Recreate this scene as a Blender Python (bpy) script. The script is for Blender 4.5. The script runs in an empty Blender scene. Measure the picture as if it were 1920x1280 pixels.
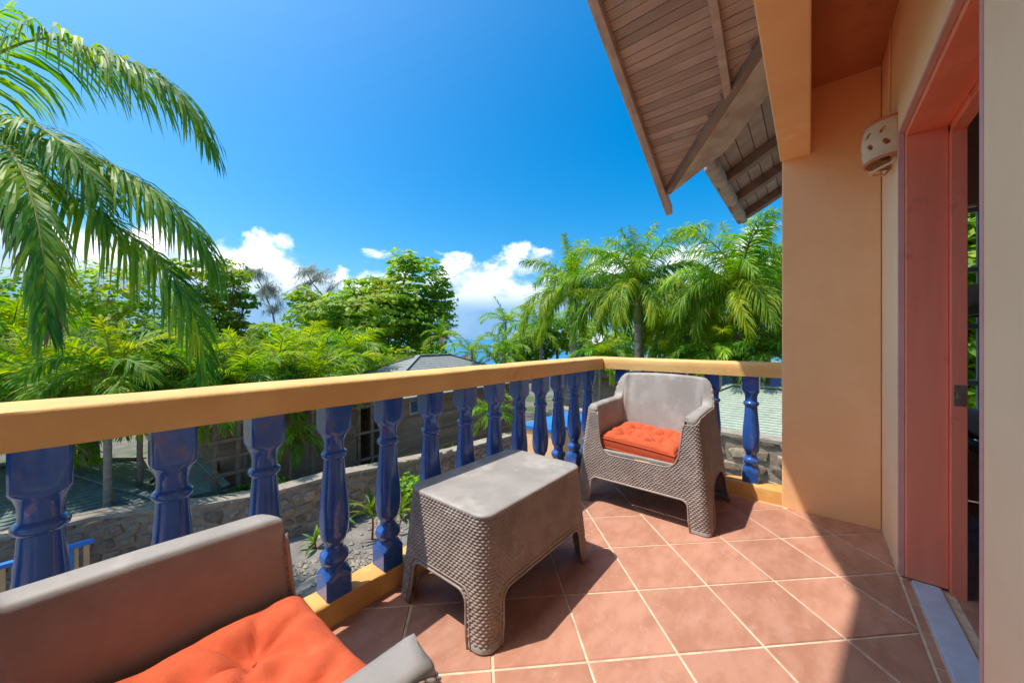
import bpy, bmesh, math, random
import numpy as np
from mathutils import Vector, Matrix, noise

# ------------------------------------------------------------------ camera, sky, sun, exposure
# World axes follow the building: +x towards the house wall, +y along the balcony, z = 0 balcony floor.
scene = bpy.context.scene
COL = scene.collection
R = math.radians
CAM_H, FOC, CV, YAW = 1.10, 678.0, 636.0, R(39.5)
cam_d = bpy.data.cameras.new('camera')
cam = bpy.data.objects.new('camera', cam_d); COL.objects.link(cam)
cam.location = (0, 0, CAM_H); cam.rotation_euler = (R(90), 0, YAW)
cam_d.sensor_width = 36.0; cam_d.lens = 36.0 * FOC / 1920.0
cam_d.shift_y = (CV - 640.0) / 1920.0
cam_d.clip_start = 0.02; cam_d.clip_end = 60000
scene.camera = cam

SUN_V = Vector((0.314, 0.31, -1.0)).normalized()          # direction the light travels
SUN_EL = math.asin(-SUN_V.z)
SUN_AZ = math.atan2(-SUN_V.y, -SUN_V.x)                   # azimuth of the sun, ccw from +x
SKY_STRENGTH = 0.15
sun_d = bpy.data.lights.new('sun', 'SUN'); sun_d.energy = 2.0; sun_d.angle = R(0.5)
sun_d.color = (1.0, 0.94, 0.85)
sun = bpy.data.objects.new('sun', sun_d); COL.objects.link(sun)
sun.rotation_euler = SUN_V.to_track_quat('-Z', 'Y').to_euler()
sun.location = (-8, -8, 25)

scene.view_settings.view_transform = 'Standard'
scene.view_settings.look = 'None'
scene.view_settings.exposure = 1.45
scene.view_settings.gamma = 1.0
scene.view_settings.use_curve_mapping = False
scene.render.engine = 'CYCLES'
scene.cycles.use_denoising = True
scene.cycles.max_bounces = 10
scene.cycles.diffuse_bounces = 8
scene.cycles.glossy_bounces = 3
scene.cycles.transmission_bounces = 6
scene.cycles.transparent_max_bounces = 6
scene.cycles.caustics_reflective = False
scene.cycles.caustics_refractive = False
scene.cycles.sample_clamp_indirect = 6.0


class NT:
    """tiny node-tree helper"""
    def __init__(s, tree): s.t = tree; s.t.nodes.clear()
    def n(s, typ, ins=None, **props):
        nd = s.t.nodes.new(typ)
        for k, v in props.items(): setattr(nd, k, v)
        for k, v in (ins or {}).items():
            sk = nd.inputs[k]
            if isinstance(v, bpy.types.NodeSocket): s.t.links.new(v, sk)
            else: sk.default_value = v
        return nd
    def math(s, op, a, b=0.0, c=None, clamp=False):
        ins = {0: a, 1: b}
        if c is not None: ins[2] = c
        return s.n('ShaderNodeMath', ins, operation=op, use_clamp=clamp).outputs[0]
    def mix(s, f, a, b, blend='MIX'):
        nd = s.t.nodes.new('ShaderNodeMix'); nd.data_type = 'RGBA'; nd.blend_type = blend
        for i, v in ((0, f), (6, a), (7, b)):
            if isinstance(v, bpy.types.NodeSocket): s.t.links.new(v, nd.inputs[i])
            else: nd.inputs[i].default_value = v if i == 0 else (tuple(v) + (1,))[:4]
        return nd.outputs[2]
    def smooth(s, x, a, b, lo=0.0, hi=1.0):
        nd = s.n('ShaderNodeMapRange', {0: x, 1: a, 2: b, 3: lo, 4: hi}, interpolation_type='SMOOTHSTEP', clamp=True)
        return nd.outputs[0]


def build_world():
    w = bpy.data.worlds.new('World'); scene.world = w; w.use_nodes = True
    N = NT(w.node_tree)
    sky = N.n('ShaderNodeTexSky', sky_type='NISHITA')
    sky.sun_disc = False; sky.sun_elevation = SUN_EL
    sky.sun_rotation = math.atan2(-SUN_V.x, -SUN_V.y)     # clockwise from +y
    sky.altitude = 0; sky.air_density = 1.0; sky.dust_density = 3.0; sky.ozone_density = 2.6
    skyc = N.n('ShaderNodeHueSaturation', {'Hue': 0.490, 'Saturation': 1.66, 'Value': 0.56, 'Color': sky.outputs[0]}).outputs[0]
    skyc = N.mix(1.0, skyc, (0.70, 0.95, 1.0), 'MULTIPLY')
    tc = N.n('ShaderNodeTexCoord')
    d = tc.outputs['Generated']
    sp = N.n('ShaderNodeSeparateXYZ', {0: d})
    el = sp.outputs[2]
    # cumulus band low over the sea, all the way round
    mp = N.n('ShaderNodeMapping', {'Vector': d, 'Scale': (1, 1, 1.5), 'Location': (11.31, 8.88, 11.07)})
    n1 = N.n('ShaderNodeTexNoise', {'Vector': mp.outputs[0], 'Scale': 6.5, 'Detail': 10.0, 'Roughness': 0.58, 'Distortion': 0.25}).outputs[0]
    n2 = N.n('ShaderNodeTexNoise', {'Vector': mp.outputs[0], 'Scale': 3.1, 'Detail': 2.0, 'Roughness': 0.5}).outputs[0]
    top = N.math('MULTIPLY_ADD', n2, 0.30, 0.065)          # height of the cloud tops varies
    hgt = N.math('SUBTRACT', top, el)
    dens = N.smooth(N.math('MULTIPLY_ADD', N.math('SUBTRACT', n1, 0.5), 0.46, hgt), -0.005, 0.06)
    dens = N.math('MAXIMUM', dens, N.smooth(el, 0.13, 0.06))
    mp2 = N.n('ShaderNodeMapping', {'Vector': d, 'Scale': (1, 1, 1.5), 'Location': (11.28, 8.86, 11.11)})
    n3 = N.n('ShaderNodeTexNoise', {'Vector': mp2.outputs[0], 'Scale': 6.5, 'Detail': 6.0, 'Roughness': 0.55}).outputs[0]
    shade = N.smooth(N.math('SUBTRACT', n3, n1), -0.10, 0.12)
    ccol = N.mix(shade, (4.7, 4.75, 4.8), (2.0, 2.45, 3.0))
    low = N.smooth(el, 0.185, 0.07)
    ccol = N.mix(N.math('MULTIPLY', low, 0.93), ccol, (0.58, 1.26, 2.18))
    c = N.mix(N.math('MULTIPLY', dens, 0.96), skyc, ccol)
    bg = N.n('ShaderNodeBackground', {'Color': c, 'Strength': SKY_STRENGTH})
    out = N.n('ShaderNodeOutputWorld', {'Surface': bg.outputs[0]})
build_world()

# ------------------------------------------------------------------ materials
MATS = {}
def pmat(name, c1, c2=None, scale=6.0, rough=0.6, bump=0.0, bscale=40.0, stretch=(1, 1, 1), coat=0.0, spec=0.4,
         lo=0.35, hi=0.65, c3=None, s3=1.5, a3=(0.55, 0.72), rvar=0.0, rand=0.0, detail=6.0, metal=0.0, sheen=0.0):
    """Principled, base colour a noise mix of c1/c2, large stains c3, fine bump, per-object random tint."""
    m = bpy.data.materials.new(name); m.use_nodes = True
    N = NT(m.node_tree)
    tc = N.n('ShaderNodeTexCoord'); oi = N.n('ShaderNodeObjectInfo')
    off = N.n('ShaderNodeVectorMath', {0: (17.3, 9.1, 5.7), 'Scale': oi.outputs['Random']}, operation='SCALE').outputs[0]
    v0 = N.n('ShaderNodeVectorMath', {0: tc.outputs['Object'], 1: off}, operation='ADD').outputs[0]
    v = N.n('ShaderNodeVectorMath', {0: v0, 1: stretch}, operation='MULTIPLY').outputs[0]
    n1 = N.n('ShaderNodeTexNoise', {'Vector': v, 'Scale': scale, 'Detail': detail, 'Roughness': 0.62})
    c = c1
    if c2 is not None: c = N.mix(N.smooth(n1.outputs[0], lo, hi), c1, c2)
    if c3 is not None:
        n3 = N.n('ShaderNodeTexNoise', {'Vector': v0, 'Scale': s3, 'Detail': 5.0, 'Roughness': 0.65})
        c = N.mix(N.smooth(n3.outputs[0], a3[0], a3[1]), c, c3)
    if rand:
        val = N.math('MULTIPLY_ADD', oi.outputs['Random'], 2 * rand, 1 - rand)
        c = N.n('ShaderNodeHueSaturation', {'Value': val, 'Color': c if isinstance(c, bpy.types.NodeSocket) else tuple(c) + (1,)}).outputs[0]
    b = N.n('ShaderNodeBsdfPrincipled')
    b.inputs['Specular IOR Level'].default_value = spec
    b.inputs['Metallic'].default_value = metal
    b.inputs['Coat Weight'].default_value = coat; b.inputs['Coat Roughness'].default_value = 0.08
    b.inputs['Sheen Weight'].default_value = sheen
    if isinstance(c, bpy.types.NodeSocket): N.t.links.new(c, b.inputs['Base Color'])
    else: b.inputs['Base Color'].default_value = tuple(c) + (1,)
    if rvar:
        rr = N.math('MULTIPLY_ADD', n1.outputs[0], rvar, rough - rvar * 0.5)
        N.t.links.new(rr, b.inputs['Roughness'])
    else: b.inputs['Roughness'].default_value = rough
    if bump:
        nb = N.n('ShaderNodeTexNoise', {'Vector': v, 'Scale': bscale, 'Detail': 5.0, 'Roughness': 0.6})
        bp = N.n('ShaderNodeBump', {'Strength': 1.0, 'Distance': bump, 'Height': nb.outputs[0]})
        N.t.links.new(bp.outputs[0], b.inputs['Normal'])
    N.n('ShaderNodeOutputMaterial', {'Surface': b.outputs[0]})
    MATS[name] = m
    return m

def leafmat(name, dark, mid, lit, trans=0.35, rough=0.45, clump=0.9, tint=None):
    """two-sided leaf: colour varies leaf by leaf and clump by clump, part of the light passes through"""
    m = bpy.data.materials.new(name); m.use_nodes = True
    N = NT(m.node_tree)
    geo = N.n('ShaderNodeNewGeometry'); oi = N.n('ShaderNodeObjectInfo')
    nz = N.n('ShaderNodeTexNoise', {'Vector': geo.outputs['Position'], 'Scale': clump, 'Detail': 2.0})
    f = N.math('ADD', N.math('MULTIPLY', geo.outputs['Random Per Island'], 0.55),
               N.math('MULTIPLY', N.smooth(nz.outputs[0], 0.32, 0.68), 0.45))
    rp = N.n('ShaderNodeValToRGB', {0: f})
    e = rp.color_ramp.elements
    e[0].position = 0.12; e[0].color = tuple(dark) + (1,)
    e[1].position = 0.85; e[1].color = tuple(lit) + (1,)
    k = e.new(0.5); k.color = tuple(mid) + (1,)
    c = rp.outputs[0]
    if tint:
        k2 = e.new(0.97); k2.color = tuple(tint) + (1,)
    val = N.math('MULTIPLY_ADD', oi.outputs['Random'], 0.3, 0.85)
    c = N.n('ShaderNodeHueSaturation', {'Value': val, 'Color': c}).outputs[0]
    b = N.n('ShaderNodeBsdfPrincipled', {'Base Color': c, 'Roughness': rough})
    b.inputs['Specular IOR Level'].default_value = 0.32
    tcol = N.n('ShaderNodeHueSaturation', {'Hue': 0.485, 'Saturation': 1.1, 'Value': 1.7, 'Color': c}).outputs[0]
    t = N.n('ShaderNodeBsdfTranslucent', {'Color': tcol})
    mx = N.n('ShaderNodeMixShader', {0: trans, 1: b.outputs[0], 2: t.outputs[0]})
    N.n('ShaderNodeOutputMaterial', {'Surface': mx.outputs[0]})
    MATS[name] = m
    return m

ORANGE = (0.93, 0.55, 0.27)
pmat('render_orange', ORANGE, (0.89, 0.50, 0.23), 2.2, 0.75, 0.0015, 55, c3=(0.95, 0.61, 0.33), s3=1.6, a3=(0.60, 0.66))
pmat('render_cream', (0.94, 0.67, 0.40), (0.90, 0.62, 0.37), 1.7, 0.8, 0.0012, 60, c3=(0.80, 0.57, 0.37), s3=0.9, a3=(0.58, 0.8))
pmat('rail_paint', (0.80, 0.49, 0.18), (0.73, 0.415, 0.14), 4.0, 0.6, 0.0022, 26, c3=(0.56, 0.30, 0.12), s3=9, a3=(0.63, 0.72))
pmat('plinth_paint', (0.74, 0.41, 0.12), (0.62, 0.31, 0.09), 5.0, 0.7, 0.002, 40, c3=(0.34, 0.19, 0.08), s3=7, a3=(0.6, 0.8))
pmat('blue_gloss', (0.018, 0.092, 0.37), (0.028, 0.115, 0.42), 9.0, 0.20, 0.0014, 34, coat=0.6, spec=0.5, c3=(0.13, 0.125, 0.27), s3=8, a3=(0.54, 0.74), rvar=0.22)
pmat('blue_paint', (0.03, 0.20, 0.62), (0.025, 0.16, 0.52), 3.0, 0.5, 0.001, 30)
pmat('terracotta', (0.48, 0.24, 0.165), (0.385, 0.175, 0.112), 12.0, 0.55, 0.0008, 110, stretch=(1.0, 0.45, 1.0), c3=(0.47, 0.285, 0.215), s3=22, a3=(0.54, 0.78), rvar=0.15, rand=0.07, detail=9.0)
pmat('grout', (0.70, 0.54, 0.40), (0.56, 0.42, 0.305), 20, 0.85, 0.001, 200, c3=(0.46, 0.33, 0.245), s3=5, a3=(0.52, 0.72))
pmat('threshold_paint', (0.52, 0.56, 0.68), (0.45, 0.49, 0.60), 9, 0.5, 0.0008, 60, c3=(0.45, 0.47, 0.52), s3=9)
pmat('plywood', (0.56, 0.215, 0.09), (0.43, 0.16, 0.065), 2.5, 0.55, 0.0006, 40, stretch=(1, 0.25, 1), c3=(0.32, 0.14, 0.06), s3=3)
pmat('plank_wood', (0.50, 0.335, 0.285), (0.38, 0.25, 0.21), 9, 0.6, 0.0012, 60, stretch=(0.15, 1, 1), c3=(0.46, 0.38, 0.31), s3=3.5, rand=0.18)
pmat('beam_wood', (0.33, 0.215, 0.165), (0.20, 0.125, 0.095), 7, 0.7, 0.002, 40, stretch=(0.6, 0.25, 0.6), c3=(0.26, 0.21, 0.165), s3=3)
pmat('weathered_board', (0.55, 0.455, 0.38), (0.40, 0.30, 0.245), 8, 0.75, 0.002, 45, stretch=(0.5, 0.5, 0.5), c3=(0.30, 0.13, 0.08), s3=3, a3=(0.6, 0.72))
pmat('clay_tile', (0.42, 0.14, 0.07), (0.32, 0.12, 0.07), 9, 0.8, 0.002, 40, rand=0.15)
pmat('pink_wood', (0.93, 0.29, 0.175), (0.86, 0.245, 0.145), 7, 0.5, 0.0012, 45, stretch=(1, 1, 0.12), c3=(0.62, 0.17, 0.12), s3=5, a3=(0.6, 0.75))
pmat('pink_trim', (0.62, 0.36, 0.33), (0.56, 0.31, 0.29), 5, 0.6)
pmat('steel', (0.42, 0.36, 0.28), (0.32, 0.27, 0.21), 30, 0.4, metal=0.8)
pmat('plastic_wicker', (0.36, 0.29, 0.25), (0.28, 0.22, 0.19), 11, 0.45, 0.0002, 300, spec=0.45, c3=(0.42, 0.37, 0.33), s3=9, a3=(0.56, 0.75))
pmat('plastic_smooth', (0.335, 0.305, 0.285), (0.27, 0.245, 0.228), 6, 0.55, 0.0004, 300, spec=0.35, c3=(0.41, 0.38, 0.35), s3=5, a3=(0.5, 0.7), detail=10)
pmat('cushion_cloth', (0.58, 0.098, 0.034), (0.50, 0.082, 0.028), 14, 0.9, 0.0012, 420, c3=(0.62, 0.12, 0.045), s3=7)
pmat('ceramic', (0.72, 0.56, 0.36), (0.64, 0.48, 0.30), 7, 0.55, 0.001, 60)
pmat('ceramic_red', (0.60, 0.19, 0.11), (0.52, 0.16, 0.10), 9, 0.55)
pmat('dark_metal', (0.025, 0.02, 0.02), (0.035, 0.025, 0.022), 9, 0.4, spec=0.5)
pmat('linen', (0.62, 0.66, 0.74), (0.55, 0.60, 0.70), 6, 0.9, 0.003, 12)
pmat('room_wall', (0.72, 0.48, 0.36), (0.66, 0.43, 0.32), 2, 0.85)
pmat('window_frame', (0.50, 0.50, 0.52), (0.44, 0.44, 0.46), 6, 0.5)

# ------------------------------------------------------------------ mesh helpers
class MB:
    def __init__(s): s.v = []; s.f = []; s.m = []
    def add(s, vs, fs, mi=0):
        o = len(s.v); s.v.extend([tuple(p) for p in vs])
        s.f.extend([tuple(i + o for i in f) for f in fs]); s.m.extend([mi] * len(fs)); return s
    def box(s, x0, x1, y0, y1, z0, z1, mi=0):
        return s.add([(x0, y0, z0), (x1, y0, z0), (x1, y1, z0), (x0, y1, z0), (x0, y0, z1), (x1, y0, z1), (x1, y1, z1), (x0, y1, z1)],
                     [(0, 3, 2, 1), (4, 5, 6, 7), (0, 1, 5, 4), (1, 2, 6, 5), (2, 3, 7, 6), (3, 0, 4, 7)], mi)
    def bar(s, a, b, w, h, up=(0, 0, 1), mi=0):
        """rectangular bar from a to b, w across, h along up"""
        a = Vector(a); b = Vector(b); t = (b - a).normalized(); up = Vector(up)
        sd = t.cross(up).normalized(); u = sd.cross(t).normalized()
        vs = []
        for p in (a, b):
            for i, j in ((-1, -1), (1, -1), (1, 1), (-1, 1)): vs.append(p + sd * (i * w / 2) + u * (j * h / 2))
        return s.add(vs, [(3, 2, 1, 0), (4, 5, 6, 7), (0, 1, 5, 4), (1, 2, 6, 5), (2, 3, 7, 6), (3, 0, 4, 7)], mi)
    def prism(s, poly, vec, mi=0):
        """polygon (list of 3d points) extruded by vec"""
        n = len(poly); vec = Vector(vec); a = [Vector(p) for p in poly]; b = [p + vec for p in a]
        nrm = Vector((0, 0, 0))
        for i in range(n): nrm += a[i].cross(a[(i + 1) % n])
        if nrm.dot(vec) > 0: a.reverse(); b.reverse()
        return s.add(a + b, [tuple(range(n)), tuple(range(2 * n - 1, n - 1, -1))] + [(i, i + n, (i + 1) % n + n, (i + 1) % n) for i in range(n)], mi)
    def tube(s, path, radii, n=8, closed=False, mi=0, caps=True):
        P = [Vector(p) for p in path]; k = len(P)
        if not hasattr(radii, '__len__'): radii = [radii] * k
        o = len(s.v); ref = None
        for i in range(k):
            if closed: t = (P[(i + 1) % k] - P[i - 1])
            else: t = P[min(i + 1, k - 1)] - P[max(i - 1, 0)]
            t = t.normalized() if t.length > 1e-9 else Vector((0, 0, 1))
            if ref is None: ref = t.orthogonal().normalized()
            ref = (ref - t * ref.dot(t)); ref = ref.normalized() if ref.length > 1e-6 else t.orthogonal().normalized()
            bn = t.cross(ref)
            for j in range(n):
                a = 2 * math.pi * j / n
                s.v.append(tuple(P[i] + (ref * math.cos(a) + bn * math.sin(a)) * radii[i]))
        rng = k if closed else k - 1
        for i in range(rng):
            for j in range(n):
                a = o + i * n + j; b = o + i * n + (j + 1) % n; c = o + ((i + 1) % k) * n + (j + 1) % n; d = o + ((i + 1) % k) * n + j
                s.f.append((a, b, c, d)); s.m.append(mi)
        if caps and not closed:
            s.f.append(tuple(o + j for j in range(n - 1, -1, -1))); s.m.append(mi)
            s.f.append(tuple(o + (k - 1) * n + j for j in range(n))); s.m.append(mi)
        return s
    def rings(s, rows, closed=True, cap0=False, cap1=False, mi=0):
        """loft between rows of equal length"""
        o = len(s.v); n = len(rows[0])
        for r in rows: s.v.extend([tuple(p) for p in r])
        for i in range(len(rows) - 1):
            for j in range(n if closed else n - 1):
                j2 = (j + 1) % n
                s.f.append((o + i * n + j, o + i * n + j2, o + (i + 1) * n + j2, o + (i + 1) * n + j)); s.m.append(mi)
        if cap0: s.f.append(tuple(o + j for j in range(n - 1, -1, -1))); s.m.append(mi)
        if cap1: s.f.append(tuple(o + (len(rows) - 1) * n + j for j in range(n))); s.m.append(mi)
        return s
    def mesh(s, name, mats, smooth=False):
        me = bpy.data.meshes.new(name); me.from_pydata(s.v, [], s.f)
        if not isinstance(mats, (list, tuple)): mats = [mats]
        for m in mats: me.materials.append(MATS[m])
        if any(s.m): me.polygons.foreach_set('material_index', s.m)
        if smooth: me.polygons.foreach_set('use_smooth', [True] * len(s.f))
        me.update(); return me
    def build(s, name, mats, parent=None, smooth=False, bevel=0.0, auto=None, fixn=False):
        me = s.mesh(name, mats, smooth or auto is not None)
        if fixn:
            bm = bmesh.new(); bm.from_mesh(me); bmesh.ops.recalc_face_normals(bm, faces=bm.faces); bm.to_mesh(me); bm.free()
        if auto is not None: me.set_sharp_from_angle(angle=R(auto))
        return link(name, me, parent, bevel)

def link(name, me, parent=None, bevel=0.0):
    o = bpy.data.objects.new(name, me); COL.objects.link(o)
    if parent is not None: o.parent = parent
    if bevel:
        b = o.modifiers.new('bevel', 'BEVEL'); b.width = bevel; b.segments = 2; b.limit_method = 'ANGLE'; b.angle_limit = R(35)
    return o
def tag(o, label=None, cat=None, group=None, kind=None):
    if label: o['label'] = label
    if cat: o['category'] = cat
    if group: o['group'] = group
    if kind: o['kind'] = kind
    return o
def empty(name, loc, rz=0.0):
    o = bpy.data.objects.new(name, None); COL.objects.link(o); o.empty_display_size = 0.1
    o.location = loc; o.rotation_euler = (0, 0, rz); return o
def rel(o, parent):
    """keep world coordinates baked into the mesh under a parent that is not at the origin"""
    o.parent = parent; o.matrix_parent_inverse = parent.matrix_basis.inverted(); return o
def copy_tree(o, parent=None):
    c = o.copy(); COL.objects.link(c); c.parent = parent
    for ch in list(o.children): copy_tree(ch, c)
    return c

CR = Vector((math.cos(YAW), math.sin(YAW), 0)); CF = Vector((-math.sin(YAW), math.cos(YAW), 0))
def at(u, v, t):
    """place in the scene seen at photo pixel (u, v) when it stands t metres away along the view axis"""
    return Vector((0, 0, CAM_H)) + (CR * ((u - 960) / FOC) + CF + Vector((0, 0, (CV - v) / FOC))) * t

# ------------------------------------------------------------------ setting: ground, terrace, sea
GZ, TZ, SZ = -4.2, -2.8, -5.2
pmat('soil', (0.20, 0.17, 0.135), (0.13, 0.11, 0.09), 1.3, 0.95, 0.02, 9, c3=(0.07, 0.10, 0.03), s3=0.35, a3=(0.45, 0.6))
pmat('sand', (0.23, 0.205, 0.18), (0.15, 0.135, 0.12), 2.2, 0.95, 0.012, 30, c3=(0.38, 0.32, 0.24), s3=1.6, a3=(0.56, 0.68))
pmat('sea_water', (0.03, 0.17, 0.30), (0.04, 0.21, 0.34), 0.05, 0.55, 0.06, 0.9, spec=0.12)
def flat(name, poly, z, mat, kind='structure'):
    m = MB(); m.add([(x, y, z) for x, y in poly], [tuple(range(len(poly)))])
    o = m.build(name, mat); tag(o, kind=kind); return o
def fr(a, b):  # camera ground frame -> world: a right, b forward
    p = CR * a + CF * b; return (p.x, p.y)
shore = [(-900, 75), (-200, 62), (-90, 55), (-40, 50), (-12, 47), (5, 46), (25, 49), (60, 58), (200, 70), (900, 90)]
ground = flat('ground', [fr(a, b) for a, b in [(-900, -700)] + [(900, -700)] + list(reversed(shore))], GZ, 'soil')
m = MB()
sh = [fr(a, b) for a, b in shore]; sh2 = [fr(a, b + 9) for a, b in shore]
m.rings([[(x, y, GZ) for x, y in sh], [(x, y, SZ - 0.3) for x, y in sh2]], closed=False)
tag(m.build('beach', 'sand'), kind='structure')
flat('sea', [fr(-30000, 20), fr(30000, 20), fr(30000, 45000), fr(-30000, 45000)], SZ, 'sea_water')
# garden terrace beside the house, held by the stone wall
terrace = [(-9.0, -12), (6, -12), (6, 9.2), (-7.0, 9.2), (-7.75, 4.4), (-8.1, 2.4), (-9.0, 0.3)]
m = MB(); m.prism([(x, y, TZ) for x, y in terrace], (0, 0, -(TZ - GZ) - 0.2))
tag(m.build('garden_terrace', 'sand'), kind='structure')

# ------------------------------------------------------------------ balcony floor and tiles
XW, XA, YE, YB0 = 0.32, -1.414, 2.97, -1.6
SEAL = 0.0
m = MB(); m.box(XA - 0.10, XW + 0.16, YB0 - 0.4, YE + 0.02, -0.16, -0.0035)
floor = m.build('balcony_floor', 'grout'); tag(floor, kind='structure')
def clip(poly, n, d):
    out = []
    for i in range(len(poly)):
        a, b = poly[i], poly[(i + 1) % len(poly)]
        da = a[0] * n[0] + a[1] * n[1] - d; db = b[0] * n[0] + b[1] * n[1] - d
        if da <= 0: out.append(a)
        if da * db < 0:
            t = da / (da - db); out.append((a[0] + (b[0] - a[0]) * t, a[1] + (b[1] - a[1]) * t))
    return out
def area(p): return 0.5 * sum(p[i][0] * p[(i + 1) % len(p)][1] - p[(i + 1) % len(p)][0] * p[i][1] for i in range(len(p)))
TS = 0.3247; TA = R(39.5) + 0.0945
e1 = Vector((math.cos(TA), math.sin(TA))); e2 = Vector((-math.sin(TA), math.cos(TA)))
o0 = CR.xy * 0.2596 + CF.xy * 1.2371
def tile_piece(poly, parent, z0, z1, mat, tilt=0.0):
    n = len(poly); b = 0.004
    c = Vector((sum(p[0] for p in poly) / n, sum(p[1] for p in poly) / n))
    def ins(k): return [tuple(c + (Vector(p) - c) * (1 - k / max((Vector(p) - c).length, 0.02))) for p in poly]
    p1 = ins(b); m = MB()
    m.rings([[(x, y, z0) for x, y in poly], [(x, y, z1 - 0.0025) for x, y in poly], [(x, y, z1) for x, y in p1]], cap1=True)
    return m.build('tile', mat, parent, auto=30)
rng = random.Random(4)
for i in range(-14, 14):
    for j in range(-14, 14):
        g = 0.0044
        q = [(i + 0, j + 0), (i + 1, j + 0), (i + 1, j + 1), (i, j + 1)]
        poly = [tuple(o0 + e1 * (a * TS + (g if a == i else -g)) + e2 * (b * TS + (g if b == j else -g))) for a, b in q]
        for n, d in (((1, 0), XW - 0.004), ((-1, 0), -XA - 0.0), ((0, 1), YE - 0.004), ((0, -1), -YB0)):
            poly = clip(poly, n, d)
            if len(poly) < 3: break
        if len(poly) >= 3 and area(poly) > 0.0008:
            tile_piece(poly, floor, -0.012, rng.uniform(-0.0006, 0.0006), 'terracotta')
# door-sill strip of small cut tiles
yy = 0.9
while yy < 2.46:
    l = 0.19; tile_piece([(0.326, yy), (0.350, yy), (0.350, min(yy + l - 0.006, 2.44)), (0.326, min(yy + l - 0.006, 2.44))], floor, -0.012, 0.0, 'terracotta'); yy += l

# ------------------------------------------------------------------ the villa: walls, beam, ceiling, roofs, door
villa = empty('villa', (XW, YE, 0)); villa_inv = villa.matrix_basis
tag(villa, 'orange rendered villa whose balcony wall, beam and wooden gable roof frame the right side', 'house')
def vp(mb, name, mat, parent=None, **k):
    o = mb.build(name, mat, None, **k)
    if parent is None: rel(o, villa)
    else: o.parent = parent
    return o
def vroot(o):  # parts of the villa keep world coordinates
    o.parent = villa; o.matrix_parent_inverse = Matrix.Translation((-XW, -YE, 0)); return o
def vpart(mb, name, mat, **k): return vroot(mb.build(name, mat, None, **k))

D0, D1, DH = 1.395, 2.45, 2.057                       # door opening
m = MB(); m.box(XW, 0.52, D1, YE + 0.001, 0, 2.70); m.box(XW, 0.52, YB0, D0, 0, 2.70); m.box(XW, 0.52, D0, D1, DH, 2.70)
vpart(m, 'balcony_wall', 'render_cream', bevel=0.004)
m = MB(); m.box(-0.143, XW, YE, YE + 0.15, -0.16, 2.70)
vpart(m, 'end_wall', 'render_orange', bevel=0.008)
m = MB(); m.box(-0.152, 0.004, YB0, YE + 0.003, 2.268, 2.76)
vpart(m, 'header_beam', 'render_orange', bevel=0.008)
m = MB(); m.box(0.0045, XW - 0.001, YB0, YE - 0.001, 2.68, 2.70)
vpart(m, 'ceiling_panel', 'plywood')
# door frame in pink painted timber
m = MB(); m.box(0.338, 0.466, D1 - 0.028, D1, 0.012, DH - 0.028)
jamb = vpart(m, 'door_jamb', 'pink_wood', bevel=0.003)
m = MB(); m.box(0.467, 0.515, D1 - 0.046, D1, -0.01, DH - 0.03); jstop = vpart(m, 'door_stop', 'pink_wood', bevel=0.003)
m = MB(); m.box(0.338, 0.466, D0, D1, DH - 0.028, DH); vpart(m, 'door_head', 'pink_wood', bevel=0.003)
m = MB(); m.box(0.467, 0.515, D0, D1, DH - 0.060, DH - 0.001); vpart(m, 'door_head_stop', 'pink_wood', bevel=0.003)
m = MB(); m.box(0.338, 0.466, D0, D0 + 0.012, 0.012, DH - 0.028); vpart(m, 'door_jamb', 'pink_wood', bevel=0.003)
m = MB(); m.box(0.3165, 0.337, D1 - 0.006, D1 + 0.008, 0.01, DH); m.box(0.3165, 0.337, D0 - 0.014, D0 + 0.004, 0.01, DH); m.box(0.3165, 0.337, D0 - 0.014, D1 + 0.008, DH - 0.004, DH + 0.010)
vpart(m, 'door_trim', 'pink_trim', bevel=0.002)
m = MB(); m.box(0.475, 0.510, D1 - 0.0485, D1 - 0.044, 0.815, 0.905); m.box(0.484, 0.500, D1 - 0.051, D1 - 0.046, 0.845, 0.875)
o = m.build('strike_plate', 'steel', bevel=0.001); o.parent = jstop
m = MB(); m.box(0.356, 0.442, 0.6, D1 - 0.03, -0.02, 0.012)
vpart(m, 'door_sill', 'threshold_paint', bevel=0.003)
# room behind the door
m = MB(); m.box(0.48, 3.8, YB0, 3.9, -0.16, -0.008)
room_floor = vpart(m, 'room_floor', 'grout')
for ix in range(0, 5):
    for iy in range(0, 9):
        x0, y0 = 0.452 + ix * 0.33, 1.0 + iy * 0.33
        o = tile_piece([(x0, y0), (x0 + .324, y0), (x0 + .324, min(y0 + .324, 3.88)), (x0, min(y0 + .324, 3.88))], None, -0.02, -0.004, 'terracotta')
        o.parent = room_floor
m = MB(); WX0, WX1, WZ0, WZ1 = 0.58, 3.2, 0.36, 2.02
m.box(0.32, WX0, 3.9, 4.05, 0, 2.68); m.box(WX1, 3.8, 3.9, 4.05, 0, 2.68); m.box(WX0, WX1, 3.9, 4.05, 0, WZ0); m.box(WX0, WX1, 3.9, 4.05, WZ1, 2.68)
m.box(0.32, 0.52, YE + 0.151, 3.9, 0, 2.68)
m.box(3.8, 3.95, YB0, 4.05, 0, 2.68); m.box(0.32, 3.8, YB0 - 0.15, YB0 - 0.001, 0, 2.68)
vpart(m, 'room_wall', 'room_wall')
m = MB(); m.box(0.33, 3.9, YB0, 4.04, 2.702, 2.80); vpart(m, 'room_ceiling', 'room_wall')
m = MB()
for x in (WX0 + 0.02, 0.905, 1.3, 1.75, 2.2, 2.7, WX1 - 0.02): m.box(x - 0.02, x + 0.02, 3.93, 3.97, WZ0 + 0.001, WZ1 - 0.001)
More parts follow.
